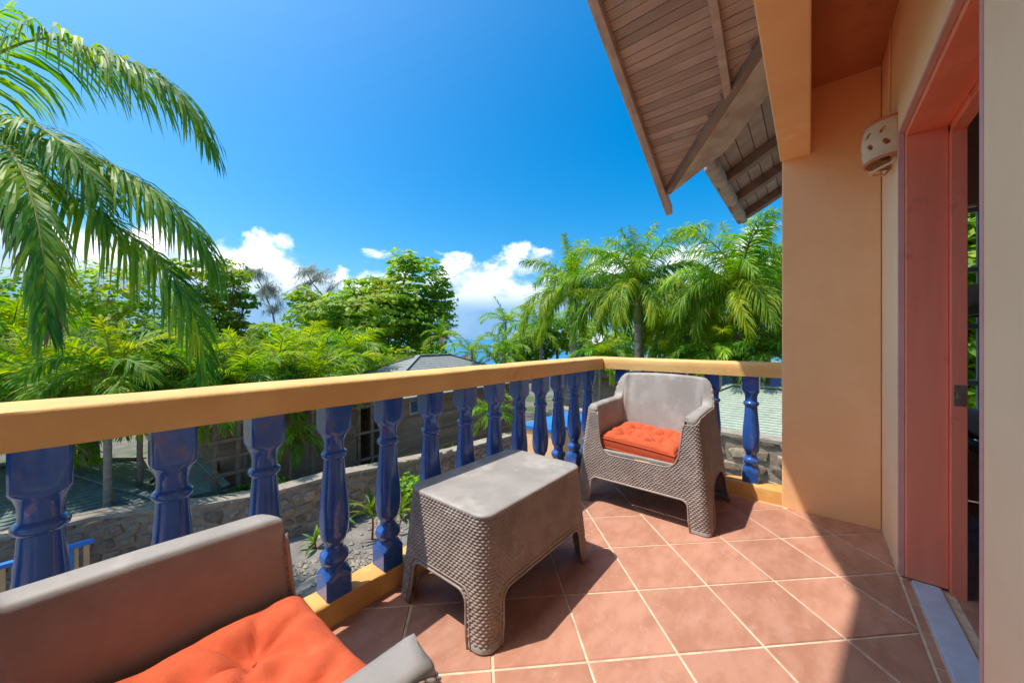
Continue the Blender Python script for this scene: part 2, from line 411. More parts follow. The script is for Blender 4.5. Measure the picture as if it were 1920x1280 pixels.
for z in (WZ0 + 0.02, 0.80, 1.19, 1.58, WZ1 - 0.03): m.box(WX0 + 0.001, WX1 - 0.001, 3.935, 3.965, z - 0.016, z + 0.016)
vpart(m, 'room_window', 'window_frame')
# storey below
m = MB(); m.box(-1.15, 3.8, YB0 - 0.3, 3.9, TZ - 0.1, -0.165)
vpart(m, 'lower_wall', 'render_orange')

# cross gable over the balcony: ridge along x, slope falling away to +y
ZC, YC, SL, RY = 2.549, 4.14, 0.567, 0.787
XR = -1.203
def zP(y): return ZC + SL * (YC - y)
ZR = zP(RY)
XV = lambda y: -1.127 + (3.878 - y)                   # valley line in plan
QX0 = -1.127
def zQ(x): return zP(3.878) + SL * (x - QX0)
m = MB()
up = 0.06
def slab(poly, zf, o0, o1):
    m.prism([(x, y, zf(x, y) + o0) for x, y in poly], (0, 0, o1 - o0))
slab([(XR + .01, RY), (1.965, RY), (-1.127, 3.878), (XR + .01, YC)], lambda x, y: zP(y), 0.022, 0.09)
slab([(XR + .01, RY), (4.6, RY), (4.6, -2.7), (XR + .01, -2.7)], lambda x, y: ZR - SL * (RY - y), 0.022, 0.09)
slab([(1.965, RY), (-0.78, 3.531), (-0.78, 6.25), (1.965, 6.25)], lambda x, y: zQ(x), 0.022, 0.09)
slab([(1.965, RY), (4.6, RY), (4.6, 6.25), (1.965, 6.25)], lambda x, y: ZR - SL * (x - 1.965), 0.022, 0.09)
roof = vpart(m, 'roof', 'clay_tile')
m = MB(); gx0, gx1 = -0.140, -0.02
m.prism([(gx0, YB0, 2.761), (gx0, YE + 0.14, 2.761), (gx0, YE + 0.14, zP(YE + 0.14) - 0.02), (gx0, RY, ZR - 0.02), (gx0, YB0, ZR - SL * (RY - YB0) - 0.02)], (gx1 - gx0, 0, 0))
vpart(m, 'gable_wall', 'render_orange')
# ceiling boards, one by one
pitch = 0.0685; ca = 1 / math.sqrt(1 + SL * SL); k = 0
rng = random.Random(11)
y = RY + 0.03
while y < YC - 0.03:
    y2 = y + (pitch - 0.0055) * ca
    xe = min(-0.141, XV((y + y2) / 2) + 0.05)
    if xe > XR + 0.05:
        m = MB(); dz = rng.uniform(-0.0015, 0.0015)
        a = [(XR + 0.012, y, zP(y) + dz), (xe, y, zP(y) + dz), (xe, y2, zP(y2) + dz), (XR + 0.012, y2, zP(y2) + dz)]
        m.prism(a, (0, 0, 0.018))
        o = m.build('plank', 'plank_wood', roof, bevel=0.0025)
    y += pitch * ca
x = -0.775                                            # boards under the main roof beyond the valley
while x < -0.02:
    x2 = x + 0.105; m = MB(); yv = -1.127 + 3.878 - (x + x2) / 2 - 0.02
    m.prism([(x, yv, zQ(x)), (x2, yv, zQ(x2)), (x2, 6.2, zQ(x2)), (x, 6.2, zQ(x))], (0, 0, 0.02))
    m.build('plank', 'plank_wood', roof, bevel=0.003); x += 0.112
def sbar(name, x, y0, y1, w, h, off, mat):
    mm = MB(); mm.prism([(x - w / 2, y0, zP(y0) - off), (x + w / 2, y0, zP(y0) - off), (x + w / 2, y1, zP(y1) - off), (x - w / 2, y1, zP(y1) - off)], (0, 0, -h))
    return mm.build(name, mat, roof, bevel=0.004)
sbar('rafter', -0.495, RY, 3.27, 0.055, 0.06, 0.001, 'plank_wood')
sbar('barge_board', XR - 0.008, RY - 0.02, YC + 0.03, 0.034, 0.17, -0.10, 'weathered_board')
sbar('barge_board', XR + 0.030, RY, YC + 0.005, 0.040, 0.085, 0.0015, 'plank_wood')
m = MB()                                              # barge board on the far slope of the gable
m.prism([(XR - 0.025, RY - 0.021, ZR + 0.10), (XR + 0.009, RY - 0.021, ZR + 0.10), (XR + 0.009, -2.7, ZR - SL * (RY + 2.7) + 0.10), (XR - 0.025, -2.7, ZR - SL * (RY + 2.7) + 0.10)], (0, 0, -0.17))
m.build('barge_board', 'weathered_board', roof)
# valley beam: dark side board and wide weathered soffit board
va = Vector((XR + 0.05, 3.878 - (XR + 0.05 - QX0), 0)); vb = Vector((0.25, 3.878 - (0.25 - QX0), 0))
vd = (vb - va).normalized(); vn = Vector((vd.y * -1, vd.x, 0)) * 1.0
vn = Vector((1, 1, 0)).normalized()
def V(p, n, dz): return Vector((p.x, p.y, zP(p.y) + dz)) + vn * n
m = MB(); m.prism([V(va, 0, 0.0), V(vb, 0, 0.0), V(vb, 0, -0.085), V(va, 0, -0.085)], vn * 0.05)
m.build('valley_beam', 'beam_wood', roof, bevel=0.004)
m = MB(); m.prism([V(va, 0.051, -0.083), V(vb, 0.051, -0.083), V(vb, 0.30, -0.083), V(va + Vector((0.36, -0.36, 0)), 0.30, -0.083)], (0, 0, 0.05))
m.build('soffit_board', 'weathered_board', roof, bevel=0.004)
# rafters and tile ends of the main roof beyond
for y, w in ((4.62, 0.12), (5.35, 0.12), (6.12, 0.14)):
    m = MB(); m.prism([(-0.80, y - w / 2, zQ(-0.80) - 0.001), (-0.80, y + w / 2, zQ(-0.80) - 0.001), (0.0, y + w / 2, zQ(0) - 0.001), (0.0, y - w / 2, zQ(0) - 0.001)], (0, 0, -0.11))
    m.build('rafter', 'beam_wood', roof, bevel=0.006)
m = MB(); m.bar((-0.765, 4.05, zQ(-0.765) - 0.06), (-0.765, 6.22, zQ(-0.765) - 0.06), 0.13, 0.12)
m.build('eave_beam', 'weathered_board', roof, bevel=0.03)
y = 4.0; rng = random.Random(3)
while y < 6.15:
    w = rng.uniform(0.14, 0.2); m = MB(); x0 = -0.80 - rng.uniform(0.0, 0.05)
    pts = []
    for i in range(7):
        a = math.pi * i / 6; pts.append((x0, y + w / 2 - math.cos(a) * w / 2, zQ(x0) + 0.03 + math.sin(a) * 0.055))
    m.prism(pts, (0.35, 0, 0.35 * SL)); m.build('roof_tile', 'clay_tile', roof); y += w + 0.01

# ------------------------------------------------------------------ railing
railing = empty('balcony_railing', (XA - 0.06, 2.98, 0))
tag(railing, 'orange and yellow balcony railing on blue turned balusters', 'railing')
RINV = Matrix.Translation((-(XA - 0.06), -2.98, 0))
def rpart(o): o.parent = railing; o.matrix_parent_inverse = RINV; return o
ZT, ZB, YB = 0.936, 0.840, 2.985
def wavy_bar(name, p0, p1, inner_dir, w, z0, z1, mat, seed, amp=0.0022, mitre=(0.0, 0.0)):
    """hand-made beam: slightly uneven edges along its length"""
    p0 = Vector(p0); p1 = Vector(p1); L = (p1 - p0).length; n = int(L / 0.06); t = (p1 - p0) / n; rows = []
    od = -Vector(inner_dir)
    for i in range(n + 1):
        p = p0 + t * i
        q = lambda k: noise.noise(Vector((i * 0.21 + seed * 7, k * 3.1, seed))) * amp
        f = i / n; e0 = mitre[0] * (1 - f) ** 40 if False else 0
        c = [(0, z0 + q(1)), (0.0, (z0 + z1) / 2), (0, z1 - 0.012 + q(2)), (0.004, z1 - 0.004 + q(2)), (0.012, z1 + q(3)), (w / 2, z1 + 0.002), (w - 0.012, z1 + q(4)), (w, z1 - 0.012), (w, z0), (w / 2, z0)]
        row = []
        for off, z in c:
            pp = p + od * (off + q(5))
            if i == 0 and mitre[0]: pp = pp - t.normalized() * off * mitre[0]
            if i == n and mitre[1]: pp = pp + t.normalized() * off * mitre[1]
            row.append((pp.x, pp.y, z))
        rows.append(row)
    mm = MB(); mm.rings(rows, cap0=True, cap1=True)
    return rpart(mm.build(name, mat, None, auto=40, fixn=True))
WA, WB_ = 0.215, 0.25
wavy_bar('top_rail', (XA, YB0, 0), (XA, YB - 0.001, 0), (1, 0, 0), WA, ZB, ZT, 'rail_paint', 1, mitre=(0, WB_ / WA))
wavy_bar('top_rail', (XA + 0.002, YB, 0), (-0.1435, YB, 0), (0, -1, 0), WB_, ZB + 0.002, ZT - 0.001, 'rail_paint', 2, mitre=(WA / WB_, 0))
wavy_bar('plinth', (XA, YB0, 0), (XA, YB, 0), (1, 0, 0), 0.118, -0.16, 0.095, 'plinth_paint', 3, 0.004, mitre=(0, 1))
wavy_bar('plinth', (XA + 0.002, YB, 0), (-0.1435, YB, 0), (0, -1, 0), 0.15, -0.16, 0.093, 'plinth_paint', 4, 0.003, mitre=(0.8, 0))
def baluster_mesh(seed):
    prof = [(0.0, .09), (0.070, .09), (0.082, .066), (0.100, .050), (0.112, .0435), (0.120, .042), (0.126, .046), (0.134, .0515), (0.146, .0540), (0.158, .0520), (0.166, .046),
            (0.172, .039), (0.182, .0345), (0.194, .0335), (0.203, .036), (0.212, .0420), (0.228, .0480), (0.255, .0535), (0.285, .0560), (0.315, .0555), (0.350, .0530), (0.390, .0490), (0.430, .0450), (0.480, .0410), (0.520, .0385), (0.536, .0375),
            (0.540, .0415), (0.545, .0465), (0.553, .0485), (0.561, .0465), (0.566, .0415), (0.570, .0375), (0.590, .0365), (0.608, .0385), (0.622, .0430), (0.632, .0490), (0.642, .060), (0.650, .09), (0.75, .09)]
    hs = 0.0495; n = 40; m = MB(); rows = []
    for z, r in prof:
        row = []
        for j in range(n):
            a = 2 * math.pi * (j + 0.5) / n; sq = hs / max(abs(math.cos(a)), abs(math.sin(a)))
            e = 1 + 0.022 * noise.noise(Vector((math.cos(a) * 2 + seed * 5.3, math.sin(a) * 2, z * 14))) + 0.010 * noise.noise(Vector((math.cos(a) * 6 + seed, math.sin(a) * 6, z * 45)))
            q = min(sq, r) * e; row.append((q * math.cos(a), q * math.sin(a), z))
        rows.append(row)
    m.rings(rows, cap0=True, cap1=True)
    me = m.mesh('baluster', 'blue_gloss', True); me.set_sharp_from_angle(angle=R(38)); return me
bals = [baluster_mesh(k) for k in range(6)]; rng = random.Random(8)
spots = [(XA - 0.0535, 0.664 + 0.238 * k) for k in range(-7, 10)] + [(-0.324 - 0.238 * k, YB + 0.085) for k in range(0, 5)]
for x, y in spots:
    o = rpart(link('baluster', rng.choice(bals))); o.location = (x, y, 0.0925); o.rotation_euler = (rng.uniform(-.006, .006), rng.uniform(-.006, .006), rng.uniform(-.04, .04))

# ------------------------------------------------------------------ moulded wicker furniture
def loop_samples(w, d, rf, rb, step):
    """closed rounded-rectangle loop, as (corner_x_sign, corner 'f'/'b', angle) and straight fractions; starts mid front"""
    S = []
    def straight(a, b, L):
        n = max(2, int(L / step))
        for i in range(n): S.append(('s', a, b, i / n))
    def arc(sx, cb, a0, a1, r):
        n = max(3, int(abs(a1 - a0) * r / step))
        for i in range(n): S.append(('a', sx, cb, a0 + (a1 - a0) * i / n))
    h = math.pi / 2
    straight(('f', 0), ('f', 1), w - rf); arc(1, 'f', -h, 0, rf); straight(('r', 0), ('r', 1), d - rf - rb); arc(1, 'b', 0, h, rb)
    straight(('b', 0), ('b', 1), 2 * w - 2 * rb); arc(-1, 'b', h, 2 * h, rb); straight(('l', 0), ('l', 1), d - rf - rb); arc(-1, 'f', 2 * h, 3 * h, rf)
    straight(('f', 2), ('f', 3), w - rf)
    return S
def loop_pt(s, w, yf, yb, rf, rb):
    if s[0] == 'a':
        r = rf if s[2] == 'f' else rb
        cx = s[1] * (w - r); cy = yf + r if s[2] == 'f' else yb - r
        return cx + r * math.cos(s[3]), cy + r * math.sin(s[3])
    k, f = s[1], s[3]
    if k == ('f', 0): return (w - rf) * f, yf
    if k == ('f', 2): return -(w - rf) * (1 - f), yf
    if k[0] == 'r': return w, yf + rf + (yb - yf - rf - rb) * f
    if k[0] == 'b': return (w - rb) * (1 - 2 * f), yb
    return -w, yb - rb - (yb - yf - rf - rb) * f

PU, PV = 0.0205, 0.0118
def weave(arc, row):
    """height of the moulded weave: short rounded strands in brick bond"""
    iv = math.floor(row); fv = row - iv
    uu = arc / PU + (0.5 if iv % 2 else 0.0) + 0.10 * fv; fu = uu - math.floor(uu)
    q = math.sin(math.floor(uu) * 12.9898 + iv * 78.233) * 43758.5453; q -= math.floor(q)
    return (0.0054 + 0.0024 * q) * (max(0.0, math.sin(math.pi * fu)) ** (0.65 + 0.25 * q)) * (max(0.0, math.sin(math.pi * fv)) ** 0.9)
def wicker_skin(name, dims, ztop, hole, parent, step=0.0042, nv_per=4, zmin=0.024):
    """closed skin; dims(z)->(w, yf, yb, rf, rb); ztop(x,y)->height; hole(side,x,y,z)->True to leave open"""
    w0, yf0, yb0, rf0, rb0 = dims(0.25)
    S = loop_samples(w0, yb0 - yf0, rf0, rb0, step); n = len(S)
    base = [loop_pt(s, w0, yf0, yb0, rf0, rb0) for s in S]
    arc = [0.0]
    for i in range(1, n): arc.append(arc[-1] + math.dist(base[i], base[i - 1]))
    tot = arc[-1] + math.dist(base[-1], base[0]); sc = (round(tot / PU) * PU) / tot; arc = [a * sc for a in arc]
    rows = int(round(0.65 / PV)) if ztop(0, 0) > 0.5 else int(round(ztop(0, 0) / PV))
    nv = rows * nv_per; m = MB()
    tops = []
    for s in S:
        x, y = loop_pt(s, *dims(0.6 if rows > 45 else 0.4)); tops.append(ztop(x, y))
    nrm = []
    for i in range(n):
        a, b = base[i - 1], base[(i + 1) % n]; t = Vector((b[0] - a[0], b[1] - a[1])).normalized(); nrm.append((t.y, -t.x))
    for j in range(nv + 1):
        f = j / nv
        for i, s in enumerate(S):
            z = zmin + (tops[i] - zmin) * f
            x, y = loop_pt(s, *dims(z)); h = weave(arc[i], f * rows) if 0 < j < nv else 0
            m.v.append((x + nrm[i][0] * h, y + nrm[i][1] * h, z))
    keep = []
    for j in range(nv):
        f = (j + 0.5) / nv
        for i in range(n):
            i2 = (i + 1) % n; s = S[i]; z = zmin + (tops[i] - zmin) * f
            x, y = m.v[j * n + i][:2]
            side = s[1][0] if s[0] == 's' else ('c' + s[2])
            if not hole(side, x, y, z): m.f.append((j * n + i, j * n + i2, (j + 1) * n + i2, (j + 1) * n + i)); m.m.append(0)
    used = sorted({i for f in m.f for i in f}); mp = {a: b for b, a in enumerate(used)}
    m.v = [m.v[i] for i in used]; m.f = [tuple(mp[i] for i in f) for f in m.f]
    o = m.build(name, 'plastic_wicker', parent, smooth=True)
    sm = o.modifiers.new('thick', 'SOLIDIFY'); sm.thickness = 0.009; sm.offset = -1
    return o
def rrect_in(x, z, hw, z0, z1, r):
    """inside a rounded rectangle |x|<hw, z0<z<z1"""
    ax = abs(x)
    if ax > hw or z < z0 or z > z1: return False
    cx = ax - (hw - r); 
    if cx > 0:
        if z < z0 + r: return cx * cx + (z0 + r - z) ** 2 < r * r
        if z > z1 - r: return cx * cx + (z - (z1 - r)) ** 2 < r * r
    return True
def arch_path(hw, r, z1, z0=0.0, slant=0.0, n=6):
    """open path up one leg, over and down: list of (x, z)"""
    p = [(-hw - slant, z0), (-hw - slant * 0.3, (z0 + z1 - r) / 2), (-hw, z1 - r)]
    for i in range(1, n + 1): a = math.pi - math.pi / 2 * i / n; p.append((-hw + r + r * math.cos(a), z1 - r + r * math.sin(a)))
    for i in range(1, 8): p.append((-hw + r + (2 * hw - 2 * r) * i / 8, z1))
    for i in range(0, n + 1): a = math.pi / 2 - math.pi / 2 * i / n; p.append((hw - r + r * math.cos(a), z1 - r + r * math.sin(a)))
    p += [(hw + slant * 0.3, (z0 + z1 - r) / 2), (hw + slant, z0)]
    return p

def make_table():
    root = empty('coffee_table', (0, 0, 0)); HT = 0.465; L2, W2 = 0.352, 0.226      # long axis = local y
    def dims(z):
        k = 1 - z / HT
        w = W2 + 0.036 * k; h = L2 + 0.036 * k
        return w, -h, h, 0.055, 0.055
    AW, AL, AZ = 0.158, 0.285, 0.182
    def hole(side, x, y, z):
        sl = 0.02 * (1 - z / AZ) if z < AZ else 0
        if side in ('f', 'b'): return rrect_in(x, z, AW + sl, -1, AZ, 0.045)
        if side in ('l', 'r'): return rrect_in(y, z, AL + sl, -1, AZ, 0.045)
        return False
    sk = wicker_skin('wicker_skirt', dims, lambda x, y: HT - 0.010, hole, root)
    S = loop_samples(W2, 2 * L2, 0.055, 0.055, 0.012); m = MB(); rows = []
    for ins, z in ((-0.004, HT - 0.016), (-0.006, HT - 0.010), (-0.004, HT - 0.004), (0.002, HT - 0.0008), (0.012, HT), (0.06, HT - 0.001), (0.14, HT - 0.0015)):
        rows.append([(x * (1 - ins / W2), y * (1 - ins / L2), z) for x, y in (loop_pt(s, W2, -L2, L2, 0.055, 0.055) for s in S)])
    m.rings(rows, cap1=True); m.build('table_top', 'plastic_smooth', root, auto=50)
    m = MB()                                            # double rim round the arches and feet
    for sgn in (-1, 1):
        for off, rr in ((0.0, 0.0055), (0.016, 0.0035)):
            pts = []
            for x, z in arch_path(AW + off, 0.045, AZ + off, 0.0, 0.02):
                w, yf, yb, _, _ = dims(z); pts.append((x, sgn * (yb + 0.0035), z))
            m.tube(pts, rr, 6)
            pts = []
            for y, z in arch_path(AL + off, 0.045, AZ + off, 0.0, 0.02):
                w, yf, yb, _, _ = dims(z); pts.append((sgn * (w + 0.0035), y, z))
            m.tube(pts, rr, 6)
    m.build('arch_rim', 'plastic_wicker', root, smooth=True)
    for sx in (-1, 1):
        for sy in (-1, 1):
            m = MB(); rows = []
            for z, e in ((0.0, 0.0), (0.004, 0.004), (0.020, 0.004), (0.026, 0.0)):
                w, yf, yb, r, _ = dims(z); w += e; h = yb + e; row = []
                pts = [(AW + 0.022, h)] + [(w - r + r * math.sin(a), h - r + r * math.cos(a)) for a in [math.pi / 2 * i / 6 for i in range(7)]] + [(w, AL + 0.022)]
                inn = [(w - 0.016, AL + 0.022), (w - 0.016, h - 0.02), (w - 0.022, h - 0.016), (AW + 0.022, h - 0.016)]
                row = [(sx * a, sy * b, z) for a, b in pts + inn]; rows.append(row)
            m.rings(rows, cap0=True, cap1=True); m.build('foot', 'plastic_smooth', root, auto=40, fixn=True)
    return root
table = make_table(); table.location = (-1.122, 1.283, 0.001); table.rotation_euler.z = R(0.4)
tag(table, 'low taupe wicker-look coffee table with smooth grey top beside the railing', 'table')

def make_chair():
    root = empty('armchair', (0, 0, 0)); AT, BT = 0.648, 0.832
    def dims(z):
        k = z / 0.65
        w = 0.420 - 0.072 * k
        yf = 0.0 + 0.045 * k; yb = 0.705 - 0.085 * k
        return w, yf, yb, 0.035, 0.11
    def ztop(x, y):
        f = min(1, max(0, (y - 0.47) / 0.13)); f = f * f * (3 - 2 * f)
        return AT + (BT - AT) * f - 0.012 + 0.012 * f * (1 - min(1, abs(x) / 0.3) ** 2) + 0.008 * min(1, max(0, y / 0.3)) * (1 - f) - 0.030 * max(0, 1 - (y - 0.045) / 0.05) ** 2
    OW = 0.277
    def hole(side, x, y, z):
        if side == 'f':
            if rrect_in(x, z, 0.240 + 0.037 * min(1, max(0, (z - 0.335) / 0.3)), 0.335, 2.0, 0.075): return True
            return rrect_in(x, z, 0.305 + 0.015 * (1 - z / 0.17), -1, 0.172, 0.04)
        if side in ('l', 'r'): return rrect_in(y - 0.36, z, 0.215 + 0.05 * (1 - z / 0.25), -1, 0.255, 0.17)
        if side == 'b': return rrect_in(x, z, 0.27, -1, 0.172, 0.04)
        return False
    wicker_skin('wicker_shell', dims, ztop, hole, root)
    # smooth liner: arm tops, back and inner faces, lofted round the U
    S = loop_samples(0.36, 0.60, 0.035, 0.11, 0.014)
    U = [s for s in S]
    n = len(U); start = next(i for i, s in enumerate(U) if s[0] == 's' and s[1] == ('f', 0) and loop_pt(s, *dims(0.65))[0] >= OW)
    end = max(i for i, s in enumerate(U) if s[0] == 's' and s[1] == ('f', 2) and loop_pt(s, *dims(0.65))[0] <= -OW) 
    seq = U[start:end + 1]; cols = []
    for s in seq:
        x, y = loop_pt(s, *dims(0.65)); zt = ztop(x, y) + 0.012
        w, yf, yb, rf, rb = dims(zt); xo, yo = loop_pt(s, w, yf, yb, rf, rb)
        side = s[1][0] if s[0] == 's' else 'c' + s[2]
        bi = 0.548; ri = 0.05
        if side in ('f', 'cf'): xi, yi = math.copysign(OW, x), yf + 0.0005
        elif side in ('l', 'r'):
            f = s[3] if side == 'r' else 1 - s[3]; xi = math.copysign(OW, x); yi = yf + 0.001 + (bi - ri - yf) * f
        elif side == 'cb':
            a = s[3]; xi = s[1] * (OW - ri) + ri * math.cos(a); yi = bi - ri + ri * math.sin(a)
        else: xi = (OW - ri) * (1 - 2 * s[3]); yi = bi
        zi = zt - 0.004 if yi < 0.3 else zt
        xb = xi * 0.90; ybm = yi if yi < 0.25 else 0.25 + (yi - 0.25) * (0.43 - 0.25) / (bi - 0.25)
        lean = yf - dims(0.345)[1] - 0.002               # the inner face follows the leaning front edge
        if side in ('f', 'cf'): ybm = yf - lean
        elif side in ('l', 'r'): ybm -= lean * max(0, 1 - (s[3] if side == 'r' else 1 - s[3]) / 0.4)
        def L(f): return xo + (xi - xo) * f, yo + (yi - yo) * f
        col = [(xo, yo, zt - 0.016), (xo + (xo - xi) * 0.01, yo + (yo - yi) * 0.01, zt - 0.009), (*L(0.05), zt - 0.003), (*L(0.16), zt), (*L(0.45), zt + 0.001), (*L(0.80), zt - 0.001), (*L(0.95), zt - 0.006), (xi, yi, zt - 0.018)]
        for f in (0.15, 0.35, 0.6, 0.85, 1.0):
            z = (zt - 0.018) + (0.345 - (zt - 0.018)) * f; g = f ** 0.9
            col.append((xi + (xb - xi) * g, yi + (ybm - yi) * g, z))
        cols.append(col)
    m = MB(); m.rings(cols, closed=False); m.build('shell_liner', 'plastic_smooth', root, auto=55, fixn=True)
    m = MB(); m.box(-0.262, 0.262, 0.030, 0.47, 0.340, 0.360); m.build('seat', 'plastic_smooth', root, bevel=0.004)
    m = MB()
    pts = []
    for x, z in arch_path(0.305, 0.04, 0.172, 0.0, 0.015):
        w, yf, yb, _, _ = dims(z); pts.append((x, yf - 0.003, z))
    m.tube(pts, 0.006, 6)
    pts = []
    for x, z in arch_path(0.27, 0.04, 0.172, 0.0, 0.0):
        w, yf, yb, _, _ = dims(z); pts.append((x, yb + 0.003, z))
    m.tube(pts, 0.006, 6)
    for sg in (-1, 1):
        pts = []
        for y, z in arch_path(0.215, 0.17, 0.255, 0.0, 0.05):
            w, yf, yb, _, _ = dims(z); pts.append((sg * (w + 0.003), y + 0.36, z))
        m.tube(pts, 0.006, 6)
    # seat opening edge
    pts = []
    for i in range(9): z = 0.606 - (0.606 - 0.41) * i / 8; pts.append((-(0.240 + 0.037 * min(1, (z - 0.335) / 0.3)), dims(z)[1] - 0.001, z))
    for i in range(1, 7): a = math.pi + math.pi / 2 * i / 6; pts.append((-0.243 + 0.075 + 0.075 * math.cos(a), dims(0.35)[1] - 0.001, 0.41 + 0.075 * math.sin(a)))
    pts += [(-x, y, z) for x, y, z in reversed(pts)]
    m.tube(pts, 0.0055, 6)
    m.build('edge_rim', 'plastic_wicker', root, smooth=True)
    for sx in (-1, 1):
        for fb in (0, 1):
            m = MB(); rows = []
            for z, e in ((0.0, 0.0), (0.004, 0.004), (0.020, 0.004), (0.026, 0.0)):
                w, yf, yb, rf, rb = dims(z); w += e; yf -= e; yb += e
                if fb == 0:
                    pts = [(0.318, yf)] + [(w - rf + rf * math.sin(a), yf + rf - rf * math.cos(a)) for a in [math.pi / 2 * i / 5 for i in range(6)]] + [(w, 0.10), (w - 0.016, 0.10), (w - 0.018, yf + 0.018), (0.318, yf + 0.016)]
                else:
                    pts = [(0.272, yb)] + [(w - rb + rb * math.sin(a), yb - rb + rb * math.cos(a)) for a in [math.pi / 2 * i / 5 for i in range(6)]] + [(w, 0.62), (w - 0.016, 0.62), (w - 0.05, yb - 0.05), (0.272, yb - 0.016)]
                rows.append([(sx * a, b, z) for a, b in pts])
            m.rings(rows, cap0=True, cap1=True); m.build('foot', 'plastic_smooth', root, auto=40, fixn=True)
    return root
chair = make_chair(); chair.location = (-0.845, 2.232, 0.001)
tag(chair, 'taupe wicker-look armchair facing the viewer in the balcony corner', 'armchair', 'wicker armchairs')
chair2 = copy_tree(chair); chair2.location = (-0.757, 0.385, 0.001); chair2.rotation_euler.z = math.pi
chair2['label'] = 'taupe wicker-look armchair in the near left foreground, cut off by the picture edge'

def make_cushion(name, seed, hx=0.243, hy=0.215, th=0.052):
    """tufted seat cushion: pillow grid with four button dimples and radiating creases, corded seams"""
    root = empty(name, (0, 0, 0)); n = 84; rng = random.Random(seed)
    tufts = [(-0.42, -0.40), (0.42, -0.42), (-0.40, 0.42), (0.43, 0.40)]
    def outline(u, v):
        k = 0.035; e = 1 - 0.05 * (1 - max(abs(u), abs(v)) ** 8)
        px = u * hx * (1 - k * (1 - abs(v) ** 2) * abs(u) ** 3); py = v * hy * (1 - k * (1 - abs(u) ** 2) * abs(v) ** 3)
        return px, py
    def top(u, v):
        b = (max(0, 1 - abs(u) ** 5) * max(0, 1 - abs(v) ** 5)) ** 0.42
        h = th * 0.45 + th * 0.85 * b
        for tx, ty in tufts:
            dx, dy = u - tx, v - ty; d = math.hypot(dx * 1.0, dy * 0.95); a = math.atan2(dy, dx)
            h -= 0.052 * math.exp(-(d / 0.19) ** 2) * b
            h -= 0.022 * math.exp(-(d / 0.5) ** 2) * (0.5 + 0.5 * math.cos(a * 6 + tx * 9 + seed)) ** 3 * min(1, d / 0.12) * b
        h -= 0.020 * b * (math.exp(-(v / 0.10) ** 2) * math.exp(-((abs(u) - 0.42) / 0.3) ** 2) + math.exp(-(u / 0.10) ** 2) * math.exp(-((abs(v) - 0.42) / 0.3) ** 2))
        h += 0.006 * noise.noise(Vector((u * 2.3 + seed, v * 2.3, 1.7))) * b + 0.0045 * noise.noise(Vector((u * 7, v * 5 + seed, 0.3))) * b + 0.002 * noise.noise(Vector((u * 16 + v * 5, v * 14, seed))) * b
        return h
    m = MB()
    for sg in (1, -1):
        o = len(m.v)
        for j in range(n + 1):
            for i in range(n + 1):
                u = math.sin((i / n - 0.5) * math.pi); v = math.sin((j / n - 0.5) * math.pi)
                x, y = outline(u, v)
                z = top(u, v) if sg > 0 else -th * 0.55 + 0.004 * (1 - max(abs(u), abs(v)))
                m.v.append((x, y, z))
        for j in range(n):
            for i in range(n):
                q = (o + j * (n + 1) + i, o + j * (n + 1) + i + 1, o + (j + 1) * (n + 1) + i + 1, o + (j + 1) * (n + 1) + i)
                m.f.append(q if sg > 0 else q[::-1]); m.m.append(0)
    edge = [(i, 0) for i in range(n)] + [(n, j) for j in range(n)] + [(i, n) for i in range(n, 0, -1)] + [(0, j) for j in range(n, 0, -1)]
    N1 = (n + 1) ** 2; rows = []
    tp = [m.v[j * (n + 1) + i] for i, j in edge]; bt = [m.v[N1 + j * (n + 1) + i] for i, j in edge]
    for f in (0, 0.25, 0.5, 0.75, 1):
        b = 1 + 0.014 * math.sin(math.pi * f)
        rows.append([(a[0] * b, a[1] * b, a[2] + (c[2] - a[2]) * f) for a, c in zip(tp, bt)])
    m.rings(rows); body = m.build('cushion_body', 'cushion_cloth', root, smooth=True)
    m = MB(); m.tube([(x * 1.006, y * 1.006, z) for x, y, z in tp], 0.0042, 6, closed=True); m.tube([(x * 1.006, y * 1.006, z) for x, y, z in bt], 0.0042, 6, closed=True)
    m.build('piping', 'cushion_cloth', root, smooth=True)
    for tx, ty in tufts:
        x, y = outline(tx, ty); m = MB(); m.tube([(x, y, top(tx, ty) - 0.002), (x, y, top(tx, ty) + 0.003)], [0.008, 0.005], 10); m.build('button', 'cushion_cloth', root, smooth=True)
    return root
cu = make_cushion('seat_cushion', 2, th=0.058); cu.location = (-0.862, 2.232 + 0.262, 0.402); cu.rotation_euler = (R(2.5), R(3.5), R(-1.5))
tag(cu, 'orange tufted seat cushion on the armchair in the corner', 'cushion', 'orange seat cushions')
cu2 = make_cushion('seat_cushion', 5, 0.245, 0.238, 0.066); cu2.location = (-0.765, 0.385 - 0.250, 0.410); cu2.rotation_euler = (R(-1), R(1), R(181))
tag(cu2, 'orange tufted seat cushion on the foreground armchair', 'cushion', 'orange seat cushions')

